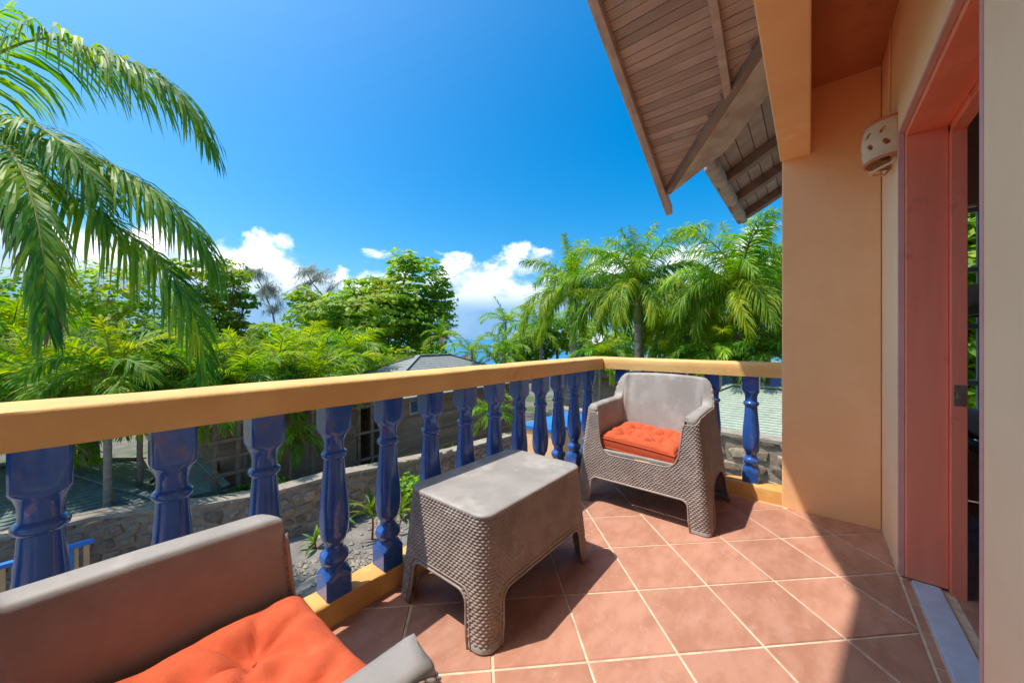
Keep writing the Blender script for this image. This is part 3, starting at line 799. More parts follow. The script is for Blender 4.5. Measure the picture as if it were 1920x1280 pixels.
# ------------------------------------------------------------------ ceramic wall lamp
def make_lamp():
    c = Vector((XW, 2.605, 0)); root = empty('wall_lamp', (XW, 2.585, 1.96)); tag(root, 'cream ceramic half-round wall lamp with cut-out leaves and red rims', 'lamp')
    z0, z1 = 1.985, 2.166; NU, NV = 64, 40
    def rad(f): return 0.092 + 0.026 * math.sin(math.pi * (0.15 + 0.7 * f)) 
    def P(i, j):
        f = j / NV; a = math.pi / 2 + math.pi * i / NU; r = rad(f); return (r * math.cos(a), r * math.sin(a), z0 - 1.96 + (z1 - z0) * f)
    holes = []
    for a0 in (0.30, 0.48, 0.68, 0.86):
        for k, (da, fz, rot) in enumerate(((0, 0.70, 0.6), (0.035, 0.36, -0.6))): holes.append((a0 + da, fz, rot))
    def hole(i, j):
        a = (i + .5) / NU; f = (j + .5) / NV
        for ha, hf, rot in holes:
            x = (a - ha) * math.pi * 0.125; z = (f - hf) * 0.204
            xr = x * math.cos(rot) - z * math.sin(rot); zr = x * math.sin(rot) + z * math.cos(rot)
            if (xr / 0.011) ** 2 + (zr / 0.019) ** 2 < 1: return True
        return False
    m = MB(); m.v = [P(i, j) for j in range(NV + 1) for i in range(NU + 1)]
    for j in range(NV):
        for i in range(NU):
            if not hole(i, j): m.f.append((j * (NU + 1) + i, j * (NU + 1) + i + 1, (j + 1) * (NU + 1) + i + 1, (j + 1) * (NU + 1) + i)); m.m.append(0)
    o = m.build('lamp_shade', 'ceramic', root, smooth=True, fixn=True); s = o.modifiers.new('thick', 'SOLIDIFY'); s.thickness = 0.008; s.offset = -1
    for f, mt in ((1.0, 'ceramic_red'), (0.0, 'ceramic_red')):
        m = MB(); m.tube([(rad(f) * math.cos(a) * 1.0, rad(f) * math.sin(a), z0 - 1.96 + (z1 - z0) * f) for a in [math.pi / 2 + math.pi * i / 40 for i in range(41)]], 0.0075, 8)
        m.build('rim', mt, root, smooth=True)
    m = MB(); m.tube([(-0.004, -0.085, 0.02), (-0.012, -0.083, -0.008), (-0.05, -0.06, -0.016), (-0.085, -0.01, -0.018), (-0.072, 0.04, -0.018), (-0.02, 0.08, -0.012), (-0.004, 0.085, 0.02)], 0.006, 8)
    m.build('lower_bracket', 'ceramic', root, smooth=True)
    m = MB(); m.tube([(-0.03, 0.0, 0.04), (-0.03, 0.0, 0.10)], 0.018, 10); m.build('bulb_holder', 'dark_metal', root, smooth=True)
    m = MB(); m.tube([(-0.006, 0.07, 0.205), (-0.007, 0.075, 0.34), (-0.006, 0.07, 0.50), (-0.007, 0.06, 0.60), (-0.006, 0.05, 0.72)], 0.005, 6)
    m.build('cable', 'render_cream', root, smooth=True)
make_lamp()

# ------------------------------------------------------------------ bunk bed in the room
bed = empty('bunk_bed', (1.40, 3.25, 0)); tag(bed, 'dark metal bunk bed with pale bedding seen through the door', 'bed')
for lev, z in (('lower', 0.52), ('upper', 1.32)):
    m = MB(); m.box(-0.62, 0.62, -0.42, 0.50, z - 0.02, z + 0.13); m.build('mattress', 'linen', bed, bevel=0.03)
    m = MB(); m.bar((-0.65, -0.45, z - 0.05), (0.65, -0.45, z - 0.05), 0.03, 0.05); m.bar((-0.65, 0.53, z - 0.05), (0.65, 0.53, z - 0.05), 0.03, 0.05)
    for x in (-0.65, 0.65): m.bar((x, -0.45, z - 0.05), (x, 0.53, z - 0.05), 0.03, 0.05)
    m.build('bed_frame', 'dark_metal', bed)
    m = MB()
    for yv in (-0.45,):
        m.tube([(-0.65, yv, z + 0.40), (-0.3, yv, z + 0.44), (0.1, yv, z + 0.42), (0.65, yv, z + 0.40)], 0.012, 8)
        for x in (-0.52, -0.12, 0.3): m.bar((x, yv, z - 0.03), (x, yv, z + 0.42), 0.02, 0.02, up=(1, 0, 0))
        m.bar((-0.5, yv, z), (-0.2, yv, z + 0.30), 0.018, 0.018)
    m.build('guard_rail', 'dark_metal', bed)
    m = MB(); rows = []
    for a, b in ((0, 0.02), (0.05, 0.16), (0.09, 0.19), (0.13, 0.16), (0.15, 0.02)):
        rows.append([(-0.55 + a * 0, -0.35 + 0.75 * f, z + 0.13 + a * (1 - (2 * f - 1) ** 4)) for f in [i / 12 for i in range(13)]])
    m.box(-0.58, -0.2, -0.34, 0.42, z + 0.131, z + 0.24); m.build('pillow', 'linen', bed, bevel=0.045)
for x in (-0.66, 0.66):
    for y in (-0.46, 0.54):
        m = MB(); m.tube([(x, y, 0), (x, y, 1.82)], 0.022, 10); m.build('post', 'dark_metal', bed, smooth=True)

# ------------------------------------------------------------------ vegetation generators
leafmat('palm_leaf', (0.05, 0.19, 0.022), (0.15, 0.33, 0.024), (0.33, 0.43, 0.03), 0.5, 0.5, 0.7)
leafmat('palm_leaf_deep', (0.045, 0.19, 0.03), (0.12, 0.31, 0.03), (0.33, 0.45, 0.028), 0.52, 0.5, 0.8)
leafmat('palm_leaf_yellow', (0.085, 0.21, 0.018), (0.21, 0.36, 0.02), (0.42, 0.44, 0.03), 0.5, 0.5, 0.8)
leafmat('palm_leaf_dry', (0.16, 0.10, 0.05), (0.25, 0.17, 0.085), (0.34, 0.26, 0.14), 0.2, 0.8, 0.8)
leafmat('tree_leaf', (0.07, 0.20, 0.02), (0.19, 0.33, 0.018), (0.38, 0.45, 0.025), 0.5, 0.5, 0.35, tint=(0.24, 0.16, 0.03))
leafmat('tree_leaf_bright', (0.06, 0.21, 0.022), (0.17, 0.35, 0.022), (0.36, 0.46, 0.03), 0.52, 0.5, 0.45, tint=(0.30, 0.24, 0.03))
leafmat('casuarina_needle', (0.24, 0.27, 0.22), (0.32, 0.34, 0.28), (0.38, 0.40, 0.32), 0.4, 0.8, 0.4)
pmat('rachis', (0.28, 0.27, 0.06), (0.20, 0.22, 0.05), 4, 0.5)
pmat('crownshaft', (0.17, 0.22, 0.05), (0.24, 0.22, 0.06), 3, 0.45)
pmat('crownshaft_brown', (0.20, 0.08, 0.035), (0.14, 0.06, 0.03), 3, 0.6)
def trunkmat(name, c1, c2):
    m = pmat(name, c1, c2, 5, 0.85, 0.01, 18, stretch=(1, 1, 3)); return m
trunkmat('palm_trunk', (0.33, 0.29, 0.235), (0.24, 0.205, 0.165)); trunkmat('bark', (0.15, 0.11, 0.08), (0.09, 0.065, 0.05))

def frond_mesh(name, path, n, ll, lw, droop=1.0, seed=0, mat='palm_leaf', plum=0.25, r0=0.022, prof=None, segs=4):
    """pinnate palm leaf along a 3-D midrib; leaflets bend under their own weight"""
    rng = random.Random(seed); P = [Vector(p) for p in path]
    d = [0.0]
    for i in range(1, len(P)): d.append(d[-1] + (P[i] - P[i - 1]).length)
    L = d[-1]
    def at_s(s):
        x = s * L
        for i in range(1, len(P)):
            if x <= d[i] or i == len(P) - 1:
                f = (x - d[i - 1]) / max(d[i] - d[i - 1], 1e-6); 
                p0 = P[max(i - 2, 0)]; p1 = P[i - 1]; p2 = P[i]; p3 = P[min(i + 1, len(P) - 1)]
                t = ((p2 - p0) * (1 - f) + (p3 - p1) * f)
                # catmull-rom
                q = 0.5 * ((2 * p1) + (p2 - p0) * f + (2 * p0 - 5 * p1 + 4 * p2 - p3) * f * f + (3 * p1 - p0 - 3 * p2 + p3) * f ** 3)
                return q, t.normalized()
    m = MB(); K = 18
    m.tube([at_s(i / K)[0] for i in range(K + 1)], [r0 * (1 - 0.9 * i / K) for i in range(K + 1)], 5, mi=1)
    Z = Vector((0, 0, 1))
    for i in range(n):
        s = 0.10 + 0.90 * (i + 0.5) / n
        for sg in (-1, 1):
            ss = min(1.0, s + rng.uniform(-0.4, 0.4) / n); p, t = at_s(ss)
            side = t.cross(Z); side = side.normalized() if side.length > 0.05 else Vector((1, 0, 0))
            upv = side.cross(t).normalized()
            pr = (math.sin(math.pi * (0.10 + 0.78 * ss)) ** 0.75) if prof is None else prof(ss)
            l = ll * pr * rng.uniform(0.86, 1.1)
            a = R(58 - 34 * ss + rng.uniform(-9, 9)); el = plum * rng.uniform(-0.9, 1.5) + 0.12
            dr = (side * sg * math.sin(a) + t * math.cos(a) + upv * el).normalized()
            w = lw * rng.uniform(0.8, 1.15) * (0.55 + 0.45 * pr); q = p.copy(); vs = []
            cur = dr.copy(); dw = droop * rng.uniform(0.75, 1.3)
            for k in range(segs + 1):
                f = k / segs
                wv = (t - cur * t.dot(cur)); wv = wv.normalized() if wv.length > 0.05 else upv
                ww = w * (0.55, 1.0, 0.92, 0.66, 0.06)[round(f * 4)] * 0.5
                vs += [q - wv * ww, q + wv * ww]
                cur = (cur + Vector((0, 0, -1)) * dw * (0.22 + 0.30 * f)).normalized(); q = q + cur * (l / segs)
            m.add(vs, [(2 * k, 2 * k + 1, 2 * k + 3, 2 * k + 2) for k in range(segs)], 0)
    return m.mesh(name, [mat, 'rachis'], False)

def arc_path(L, e0, bend, n=9, sway=0.0):
    pts = [Vector((0, 0, 0))]; 
    for i in range(n):
        s = (i + 0.5) / n; a = R(e0 - bend * s ** 1.25); pts.append(pts[-1] + Vector((math.cos(a), sway * s, math.sin(a))).normalized() * (L / n))
    return pts
FR = {}
def fkit(key, L, n, ll, lw, droop, mats, seed, plum=0.25, r0=0.022, segs=4):
    """set of fronds by attitude: spear, high, mid, low, hanging"""
    spec = [('spear', 84, 22, 0.85), ('high', 70, 78, 1.0), ('mid', 50, 105, 1.0), ('low', 22, 100, 1.0), ('hang', 2, 95, 1.0)]
    k = {}
    for i, (nm, e0, bd, f) in enumerate(spec):
        k[nm] = [frond_mesh('frond', arc_path(L * f, e0 + j * 5, bd + j * 8, sway=(-0.25, 0.25)[j]), n, ll * (0.55 if nm == 'spear' else 1), lw, droop, seed + i * 5 + j,
                            mats.get(nm, mats['mid']), plum, r0, segs=segs) for j in range(2)]
    FR[key] = k
fkit('royal', 2.75, 84, 0.72, 0.030, 1.3, {'mid': 'palm_leaf', 'hang': 'palm_leaf_yellow', 'low': 'palm_leaf_yellow', 'spear': 'palm_leaf_yellow'}, 10, 0.55, 0.03)
fkit('small', 1.40, 44, 0.46, 0.030, 0.75, {'mid': 'palm_leaf', 'spear': 'palm_leaf_yellow', 'high': 'palm_leaf_yellow', 'hang': 'palm_leaf_yellow'}, 40, 0.35, 0.018)
fkit('far', 2.2, 40, 0.5, 0.045, 0.9, {'mid': 'palm_leaf', 'hang': 'palm_leaf_dry', 'low': 'palm_leaf'}, 70, 0.3, 0.02, segs=3)

def palm(kit, crown, ground_z, label, scale=1.0, seed=0, counts=(2, 4, 5, 4, 3), lean=(0.0, 0.0), tr=0.10, shaft='crownshaft', shaft_h=0.7, group=None, dry=0, name='palm_tree', squash=1.0):
    rng = random.Random(seed); crown = Vector(crown)
    base = Vector((crown.x + lean[0], crown.y + lean[1], ground_z)); root = empty(name, base); tag(root, label, 'palm', group)
    top = crown - base; H = top.z; sh = shaft_h * scale
    m = MB(); pts = []; rad = []; rings = max(6, int((H - sh) / 0.10)); nseg = min(rings, 60)
    for i in range(nseg + 1):
        f = i / nseg; p = Vector((top.x * f ** 1.6, top.y * f ** 1.6, (H - sh) * f)); pts.append(p)
        rad.append(tr * scale * (1.25 - 0.35 * f + 0.35 * math.exp(-f * 9)) * (1.0 + (0.045 if i % 2 else -0.03)))
    m.tube(pts, rad, 12); m.build('trunk', 'palm_trunk', root, smooth=True)
    m = MB(); a = pts[-1]; b = top
    m.tube([a, a + (b - a) * 0.15, a + (b - a) * 0.5, b, b + (b - a).normalized() * 0.12 * scale], [tr * scale * 0.92, tr * scale * 1.12, tr * scale * 0.9, tr * scale * 0.62, tr * scale * 0.25], 12)
    m.build('crownshaft', shaft, root, smooth=True)
    az = rng.uniform(0, 6.28)
    for nm, c in zip(('spear', 'high', 'mid', 'low', 'hang'), counts):
        for i in range(c):
            az += 2.39996 + rng.uniform(-0.25, 0.25)
            o = link('frond', rng.choice(FR[kit][nm]), root); o.location = top - Vector((0, 0, 0.03 * scale))
            s = scale * rng.uniform(0.86, 1.12); o.scale = (s, s, s * squash); o.rotation_euler = (rng.uniform(-.08, .08), rng.uniform(-.12, .12), az)
    for i in range(dry):
        m_ = FR[kit]['hang'][0]; o = link('dead_frond', dry_mesh(kit), root); o.location = top - Vector((0, 0, sh * 0.9)); o.scale = (scale * .7,) * 3; az += 2.4; o.rotation_euler = (0, R(35), az)
    return root
_dry = {}
def dry_mesh(kit):
    if kit not in _dry: _dry[kit] = frond_mesh('dead_frond', arc_path(1.6, -35, 50), 26, 0.4, 0.03, 1.6, 99, 'palm_leaf_dry', 0.3)
    return _dry[kit]

def leaves(m, rng, lobes, n, size, up=0.55, layer=0.0):
    """leaf-sized faces through ellipsoid lobes, denser near their surface"""
    vol = [l[1].x * l[1].y * l[1].z for l in lobes]; vol = [v ** 0.75 for v in vol]; tot = sum(vol)
    for (c, r), vv in zip(lobes, vol):
        for _ in range(int(n * vv / tot)):
            d = Vector((rng.gauss(0, 1), rng.gauss(0, 1), rng.gauss(0, 1))).normalized()
            k = rng.random() ** 0.33; k = 0.45 + 0.62 * k
            nz = noise.noise(Vector((d.x * 1.9 + c.x, d.y * 1.9 + c.y, d.z * 1.9 + c.z)))
            k *= 1 + 0.50 * nz
            if nz < -0.28 and rng.random() < 0.6: continue
            p = c + Vector((d.x * r.x, d.y * r.y, d.z * r.z)) * k
            if layer: q = round(p.z / layer + 0.9 * noise.noise(p * 0.35)) * layer; p.z += 0.25 * (q - p.z)
            nrm = (d * 0.7 + Vector((rng.uniform(-.6, .6), rng.uniform(-.6, .6), rng.uniform(-.2, .7) + up))).normalized()
            a = nrm.orthogonal().normalized(); b = nrm.cross(a); an = rng.uniform(0, 6.28)
            x = a * math.cos(an) + b * math.sin(an); y = nrm.cross(x); s = size * rng.choice((0.55, 0.8, 1.0, 1.0, 1.3)) * rng.uniform(0.8, 1.2); w = s * 0.30
            m.add([p - x * s * .5, p + y * w - x * s * .05 - nrm * s * .08, p + x * s * .5 - nrm * s * .16, p - y * w - x * s * .05 - nrm * s * .08], [(0, 1, 2, 3)])
def tree(name, label, base, lobes_px, t, n, size, mat, cat='tree', trunk=True, tr=0.22, depth=0.8, layer=0.0, group=None, up=0.55, gz=GZ):
    """lobes_px: (u, v, ru, rv) outline lobes in the photo, placed t metres out with real depth"""
    rng = random.Random(hash(label) % 1000 if False else sum(map(ord, label))); lobes = []
    for (u, v, ru, rv) in lobes_px:
        tt = t * (1 + rng.uniform(-0.05, 0.05)); c = at(u, v, tt); r = ru * tt / FOC
        lobes.append((c, Vector((r, max(r * depth, 0.3), rv * tt / FOC))))
    bx = base if base else at(sum(l[0] for l in lobes_px) / len(lobes_px), 700, t); base = Vector((bx[0], bx[1], gz))
    root = empty(name, base); tag(root, label, cat, group)
    m = MB()
    if trunk:
        cen = sum((l[0] for l in lobes), Vector()) / len(lobes); low = min(l[0].z for l in lobes)
        fork = Vector((0.3 * (cen.x - base.x), 0.3 * (cen.y - base.y), max(0.6, (low - base.z) * 0.75)))
        m.tube([(0, 0, 0), fork * 0.5 + Vector((0.1, 0, 0)), fork], [tr * 1.4, tr, tr * 0.85], 9)
        for c, r in lobes:
            e = c - base; mid = fork + (e - fork) * 0.5 + Vector((0, 0, -0.15 * (e - fork).length)); m.tube([fork, mid, e], [tr * 0.55, tr * 0.35, tr * 0.1], 6)
            for k in range(5):
                q = e + Vector((rng.uniform(-1, 1) * r.x, rng.uniform(-1, 1) * r.y, rng.uniform(-.4, .8) * r.z)) * 0.8
                m.tube([mid + (e - mid) * rng.uniform(0.2, 0.9), (mid + q) * 0.5 + Vector((0, 0, 0.1)), q], [tr * 0.16, tr * 0.1, tr * 0.03], 4)
    else:
        for k in range(9):
            l = rng.choice(lobes); e = l[0] - base; m.tube([(e.x * .4, e.y * .4, 0), e * 0.6, e], [0.05, 0.035, 0.012], 5)
    m.build('trunk' if trunk else 'stems', 'bark', root, smooth=True)
    m = MB(); leaves(m, rng, [(c - base, r) for c, r in lobes], n, size, up, layer)
    o = m.build('crown' if trunk else 'foliage', mat, root)
    return root

# ------------------------------------------------------------------ the big palm whose fronds hang in from the left
TB = 5.2
def P5(*pts): return [at(u, v, TB * f) for u, v, f in pts]
big = empty('coconut_palm', at(-150, 636, TB * 1.02) * Vector((1, 1, 0)).length_squared ** 0 if False else Vector((at(-130, 300, TB).x, at(-130, 300, TB).y, GZ)))
tag(big, 'tall palm at the left edge with long glossy fronds arching across the sky', 'palm')
BC = at(-130, 290, TB) - big.location
m = MB(); pts = [Vector((0.0, 0, 0)) + BC * (i / 40) for i in range(41)]
m.tube(pts, [0.17 - 0.05 * i / 40 + (0.006 if i % 2 else 0) for i in range(41)], 14); m.build('trunk', 'palm_trunk', big, smooth=True)
fr_specs = [
    (((-130, 260, 1.0), (-60, 150, 1.0), (0, 98, 1.0), (90, 72, 1.0), (190, 98, 1.0), (285, 135, 1.0), (350, 190, 1.0), (392, 262, 1.0)), 140, 1.15, 'palm_leaf_deep'),
    (((-130, 280, 1.0), (-40, 262, 0.98), (60, 258, 0.96), (150, 284, 0.95), (240, 325, 0.94), (320, 382, 0.93), (375, 440, 0.93), (402, 505, 0.93)), 140, 1.08, 'palm_leaf_deep'),
    (((-130, 300, 1.0), (-30, 290, 0.97), (60, 320, 0.95), (140, 370, 0.93), (220, 425, 0.92), (300, 490, 0.91), (360, 580, 0.90), (385, 690, 0.90)), 144, 1.05, 'palm_leaf_deep'),
    (((-130, 290, 1.0), (-50, 262, 0.93), (10, 275, 0.86), (48, 335, 0.80), (72, 420, 0.76), (84, 510, 0.73), (88, 610, 0.71)), 130, 0.86, 'palm_leaf_deep'),
    (((-130, 240, 1.0), (-90, 120, 1.02), (-45, 60, 1.04), (5, 20, 1.06), (30, 28, 1.07)), 40, 0.55, 'palm_leaf'),
    (((-130, 300, 1.0), (-80, 300, 1.12), (-10, 330, 1.2), (60, 400, 1.26), (110, 500, 1.28), (125, 600, 1.28)), 60, 0.75, 'palm_leaf_yellow'),
    (((-130, 300, 1.0), (-70, 330, 0.98), (0, 380, 0.97), (55, 450, 0.96), (85, 540, 0.95), (95, 620, 0.95)), 70, 0.62, 'palm_leaf_dry'),
    (((-130, 285, 1.0), (-60, 240, 0.96), (30, 225, 0.92), (110, 262, 0.88), (170, 330, 0.86), (200, 420, 0.85)), 100, 0.85, 'palm_leaf'),
    (((-130, 280, 1.0), (-220, 200, 0.9), (-330, 220, 0.8), (-420, 330, 0.75)), 50, 0.9, 'palm_leaf_deep'),
    (((-130, 280, 1.0), (-180, 150, 1.1), (-260, 100, 1.25), (-380, 160, 1.35)), 50, 0.9, 'palm_leaf_deep'),
]
for i, (pp, n, ll, mt) in enumerate(fr_specs):
    path = [p - big.location for p in P5(*pp)]
    link('frond', frond_mesh('frond', path, n, ll, 0.040, 1.7 if i < 4 else 1.1, 200 + i, mt, 0.30, 0.03), big)

# ------------------------------------------------------------------ trees and shrubs
tree('almond_tree', 'large dense almond tree in the middle of the view above the grey hip roof', None,
     [(775, 540, 70, 58), (700, 590, 110, 48), (625, 592, 80, 34), (805, 600, 46, 56), (745, 645, 80, 48), (605, 640, 55, 36), (695, 545, 52, 28), (765, 492, 24, 18), (830, 560, 26, 36), (570, 560, 34, 18), (680, 660, 60, 36)], 28, 25000, 0.40, 'tree_leaf', layer=0.8, up=0.6)
tree('almond_tree', 'layered almond tree with flat leafy tiers right of the drooping fronds', None,
     [(395, 505, 70, 16), (440, 520, 30, 14), (410, 552, 66, 24), (462, 565, 24, 16), (395, 600, 62, 34), (440, 615, 36, 28), (350, 580, 36, 50)], 19, 5200, 0.30, 'tree_leaf', layer=0.6, up=0.6)
tree('leafy_tree', 'bright leafy tree behind the hanging fronds at far left', None,
     [(205, 545, 80, 45), (120, 600, 90, 48), (265, 620, 90, 50), (55, 560, 60, 44), (310, 650, 50, 40), (180, 660, 100, 44), (40, 650, 70, 50)], 12.5, 13000, 0.20, 'tree_leaf_bright', up=0.7)
tree('leafy_tree', 'bright green bushy tree below the slim grey palm, right of the sea gap', None,
     [(1005, 640, 48, 36), (1040, 622, 38, 30), (962, 658, 40, 26), (1095, 640, 44, 38), (1150, 650, 40, 30)], 20, 6500, 0.26, 'tree_leaf_bright', up=0.7)
tree('leafy_tree', 'green tree filling the space behind the three right-hand palms', None,
     [(1140, 630, 50, 44), (1250, 620, 80, 50), (1340, 590, 70, 70), (1440, 590, 60, 80), (1530, 560, 60, 90), (1330, 650, 70, 40)], 24, 9000, 0.34, 'tree_leaf_bright', up=0.6)
tree('shrub', 'green shrub at the right foot of the large almond tree', None, [(815, 665, 26, 22), (838, 678, 18, 16)], 20, 1300, 0.22, 'tree_leaf_bright', cat='shrub', trunk=False)
tree('shrub', 'wide green shrub beside the far left palms behind the railing', None, [(60, 720, 90, 50), (170, 745, 80, 45)], 9.5, 5000, 0.16, 'tree_leaf_bright', cat='shrub', trunk=False)
tree('shrub', 'dark green shrub under the layered almond tree', None, [(430, 660, 60, 34), (500, 668, 50, 30), (360, 680, 50, 36)], 16, 4500, 0.22, 'tree_leaf', cat='shrub', trunk=False)
tree('shrub', 'dark green thicket below the large almond tree', None, [(590, 680, 60, 26), (680, 690, 60, 30), (750, 680, 40, 26)], 21, 3500, 0.26, 'tree_leaf', cat='shrub', trunk=False)

tree('leafy_tree', 'leafy tree outside the bedroom window, seen through the door', (1.6, 9.4, 0), [(1790, 560, 80, 90), (1830, 640, 70, 90), (1840, 480, 80, 80), (1780, 720, 70, 70), (1800, 420, 70, 60)], 6.2, 8000, 0.2, 'tree_leaf_bright', up=0.6, gz=TZ)
tree('leafy_tree', 'broad green tree filling the gap between the almond trees low down', None, [(520, 640, 60, 34), (455, 650, 50, 30), (575, 650, 50, 26), (640, 690, 70, 26)], 23, 9000, 0.27, 'tree_leaf_bright', up=0.7)
tree('shrub', 'yellow-green shrub row right behind the middle of the railing', None, [(300, 740, 60, 34), (400, 735, 60, 36), (490, 735, 60, 34), (590, 725, 50, 26)], 10.8, 8000, 0.15, 'tree_leaf_bright', cat='shrub', trunk=False)
pmat('casuarina_bark', (0.34, 0.31, 0.29), (0.26, 0.235, 0.22), 3, 0.9)
def casuarina(label, pts_px, t, seed, crown_px, n):
    rng = random.Random(seed); P = [at(u, v, t) for u, v in pts_px]; base = Vector((P[0].x, P[0].y, GZ)); root = empty('casuarina_tree', base); tag(root, label, 'tree', 'wispy casuarina trees')
    m = MB(); Q = [Vector((0, 0, 0))] + [p - base for p in P]; m.tube(Q, [0.20] + [0.10 * (1 - i / len(P)) + 0.015 for i in range(len(P))], 7)
    f = MB()
    for (u, v, ru, rv) in crown_px:
        c = at(u, v, t) - base; rx = ru * t / FOC; rz = rv * t / FOC
        for k in range(int(n * ru * rv / 1500)):
            d = Vector((rng.gauss(0, .5) * rx, rng.gauss(0, .5) * rx, rng.gauss(0, .5) * rz)); e = c + d
            a = min(Q[1:], key=lambda q: (q - e).length); mid = (a + e) / 2 + Vector((0, 0, 0.25)); m.tube([a, mid, e], [0.016, 0.010, 0.004], 4)
            for j in range(46):
                s = rng.uniform(-0.6, 1.0); b = mid + (e - mid) * s; l = rng.uniform(0.4, 1.1); dr = Vector((rng.uniform(-.7, .7), rng.uniform(-.7, .7), rng.uniform(-.9, .5))); g = b + dr * l
                w = Vector((rng.uniform(-1, 1), rng.uniform(-1, 1), 0)).normalized() * 0.016
                f.add([b - w, b + w, g + w * .4 - Vector((0, 0, .1)), g - w * .4 - Vector((0, 0, .1))], [(0, 1, 2, 3)])
    m.build('trunk', 'casuarina_bark', root); f.build('crown', 'casuarina_needle', root)
casuarina('grey wispy tree leaning between the two almond trees', [(522, 650), (512, 590), (495, 545), (480, 515)], 36, 5, [(480, 520, 36, 22), (505, 560, 30, 26), (460, 505, 20, 12), (520, 545, 22, 26)], 60)
casuarina('grey wispy tree rising behind the large almond tree', [(640, 620), (610, 560), (585, 530), (575, 510)], 38, 9, [(590, 515, 44, 18), (625, 520, 30, 16), (560, 545, 24, 18), (545, 560, 20, 14)], 60)

SP = 'small garden palms behind the railing'
palm('small', at(58, 705, 7.4), GZ, 'small garden palm behind the railing at the far left', 1.05, 1, (2, 4, 5, 4, 2), tr=0.055, shaft_h=0.35, group=SP)
palm('small', at(202, 705, 6.5), TZ, 'small garden palm on the slim pale trunk seen between the two leftmost balusters', 1.0, 2, (2, 4, 5, 4, 3), tr=0.055, shaft_h=0.35, group=SP)
palm('small', at(135, 668, 10.5), GZ, 'taller garden palm behind the leftmost pair, under the hanging fronds', 1.25, 3, (2, 4, 5, 3, 2), tr=0.06, shaft_h=0.4, group=SP)
palm('small', at(310, 715, 9.2), GZ, 'small garden palm below the tips of the drooping fronds', 1.05, 4, (1, 4, 5, 4, 3), tr=0.055, shaft_h=0.35, group=SP)
palm('small', at(402, 705, 9.0), GZ, 'small garden palm in front of the layered almond tree', 1.1, 5, (2, 4, 5, 4, 3), tr=0.055, shaft_h=0.35, group=SP)
palm('small', at(522, 705, 9.6), GZ, 'yellow-green garden palm just left of the railing middle', 1.15, 6, (2, 5, 5, 3, 3), tr=0.055, shaft_h=0.35, group=SP)
palm('small', at(575, 655, 14.5), GZ, 'garden palm with drooping crown in front of the large almond tree, left one', 1.5, 7, (1, 3, 5, 5, 3), tr=0.07, shaft_h=0.4, group=SP)
palm('small', at(660, 668, 14.0), GZ, 'garden palm with drooping crown in front of the large almond tree, right one', 1.45, 8, (1, 3, 5, 5, 3), tr=0.07, shaft_h=0.4, group=SP)
palm('small', at(632, 722, 10.2), GZ, 'low bright palm rising just behind the middle of the railing', 1.0, 9, (2, 5, 4, 3, 2), tr=0.055, shaft_h=0.3, group=SP)
palm('small', at(545, 822, 8.4), GZ, 'low palm with a thin stem in front of the brown cabin', 0.62, 10, (0, 2, 4, 5, 4), tr=0.05, shaft_h=0.4, group=SP)
palm('small', at(918, 775, 11.5), GZ, 'little palm between the brown cabin and the blue-topped pillar', 0.75, 11, (1, 3, 4, 4, 2), tr=0.055, shaft_h=0.4, group=SP)
palm('small', at(25, 812, 6.4), GZ, 'palm with yellowing fronds hanging low behind the leftmost baluster', 0.95, 12, (0, 2, 3, 5, 6), tr=0.055, shaft_h=0.35, group=SP)
palm('small', at(470, 760, 8.8), GZ, 'low palm hanging in front of the wooden trellis', 0.7, 23, (0, 2, 4, 5, 4), tr=0.05, shaft_h=0.3, group=SP)
for (u, v, t, sc, sd, lb) in ((105, 742, 7.0, 1.0, 31, 'bright palm close behind the railing, between the leftmost and second visible balusters'), (262, 738, 7.4, 0.95, 32, 'bright palm close behind the railing, above the second baluster gap'),
        (352, 722, 7.9, 1.0, 33, 'bright palm close behind the railing, under the longest drooping frond'), (462, 726, 8.2, 1.05, 34, 'bright palm close behind the railing, left of the yellow-green middle one'),
        (585, 724, 9.0, 1.0, 35, 'bright palm close behind the railing, right of the yellow-green middle one'), (20, 640, 8.6, 1.2, 36, 'taller bright palm at the picture edge under the brown hanging frond')):
    palm('small', at(u, v, t), GZ, lb, sc, sd, (2, 5, 6, 5, 3), tr=0.05, shaft_h=0.3, group=SP)
for (u, v, t, sc, sd, lb) in ((1125, 672, 11.5, 0.8, 41, 'low bushy palm at the foot of the reddish royal palm'), (1272, 675, 11.2, 0.85, 42, 'low bushy palm right of the pale grey trunk'), (1340, 668, 10.4, 1.0, 43, 'low bushy palm left of the orange end wall'), (1440, 665, 9.6, 1.0, 44, 'low bushy palm touching the orange end wall')):
    palm('small', at(u, v, t), GZ, lb, sc, sd, (1, 4, 6, 6, 4), tr=0.06, shaft_h=0.3, group='low palms under the royal palms')
FP = 'slender palms near the sea'
palm('far', at(948, 606, 25), GZ, 'slim palm with arched grey-green fronds standing against the sea haze', 1.05, 13, (1, 3, 5, 3, 0), tr=0.10, shaft_h=0.8, group=FP)
palm('far', at(828, 632, 21), GZ, 'thin half-dry palm at the right edge of the large almond tree', 0.72, 14, (2, 2, 3, 2, 3), tr=0.08, shaft_h=0.8, group=FP)
palm('far', at(885, 662, 17), GZ, 'low palm in front of the strip of sea', 0.75, 15, (0, 3, 5, 3, 2), tr=0.09, shaft_h=0.5, group=FP)
palm('far', at(945, 668, 16), GZ, 'low palm with brownish fronds right of the strip of sea', 0.75, 16, (1, 3, 5, 3, 3), tr=0.09, shaft_h=0.5, group=FP)
RP = 'royal palms right of the view'
palm('royal', at(1075, 552, 14.5), GZ, 'royal palm with a reddish-brown crownshaft, left of the group', 1.0, 17, (3, 5, 7, 8, 7), tr=0.15, shaft='crownshaft_brown', shaft_h=1.0, group=RP, dry=3)
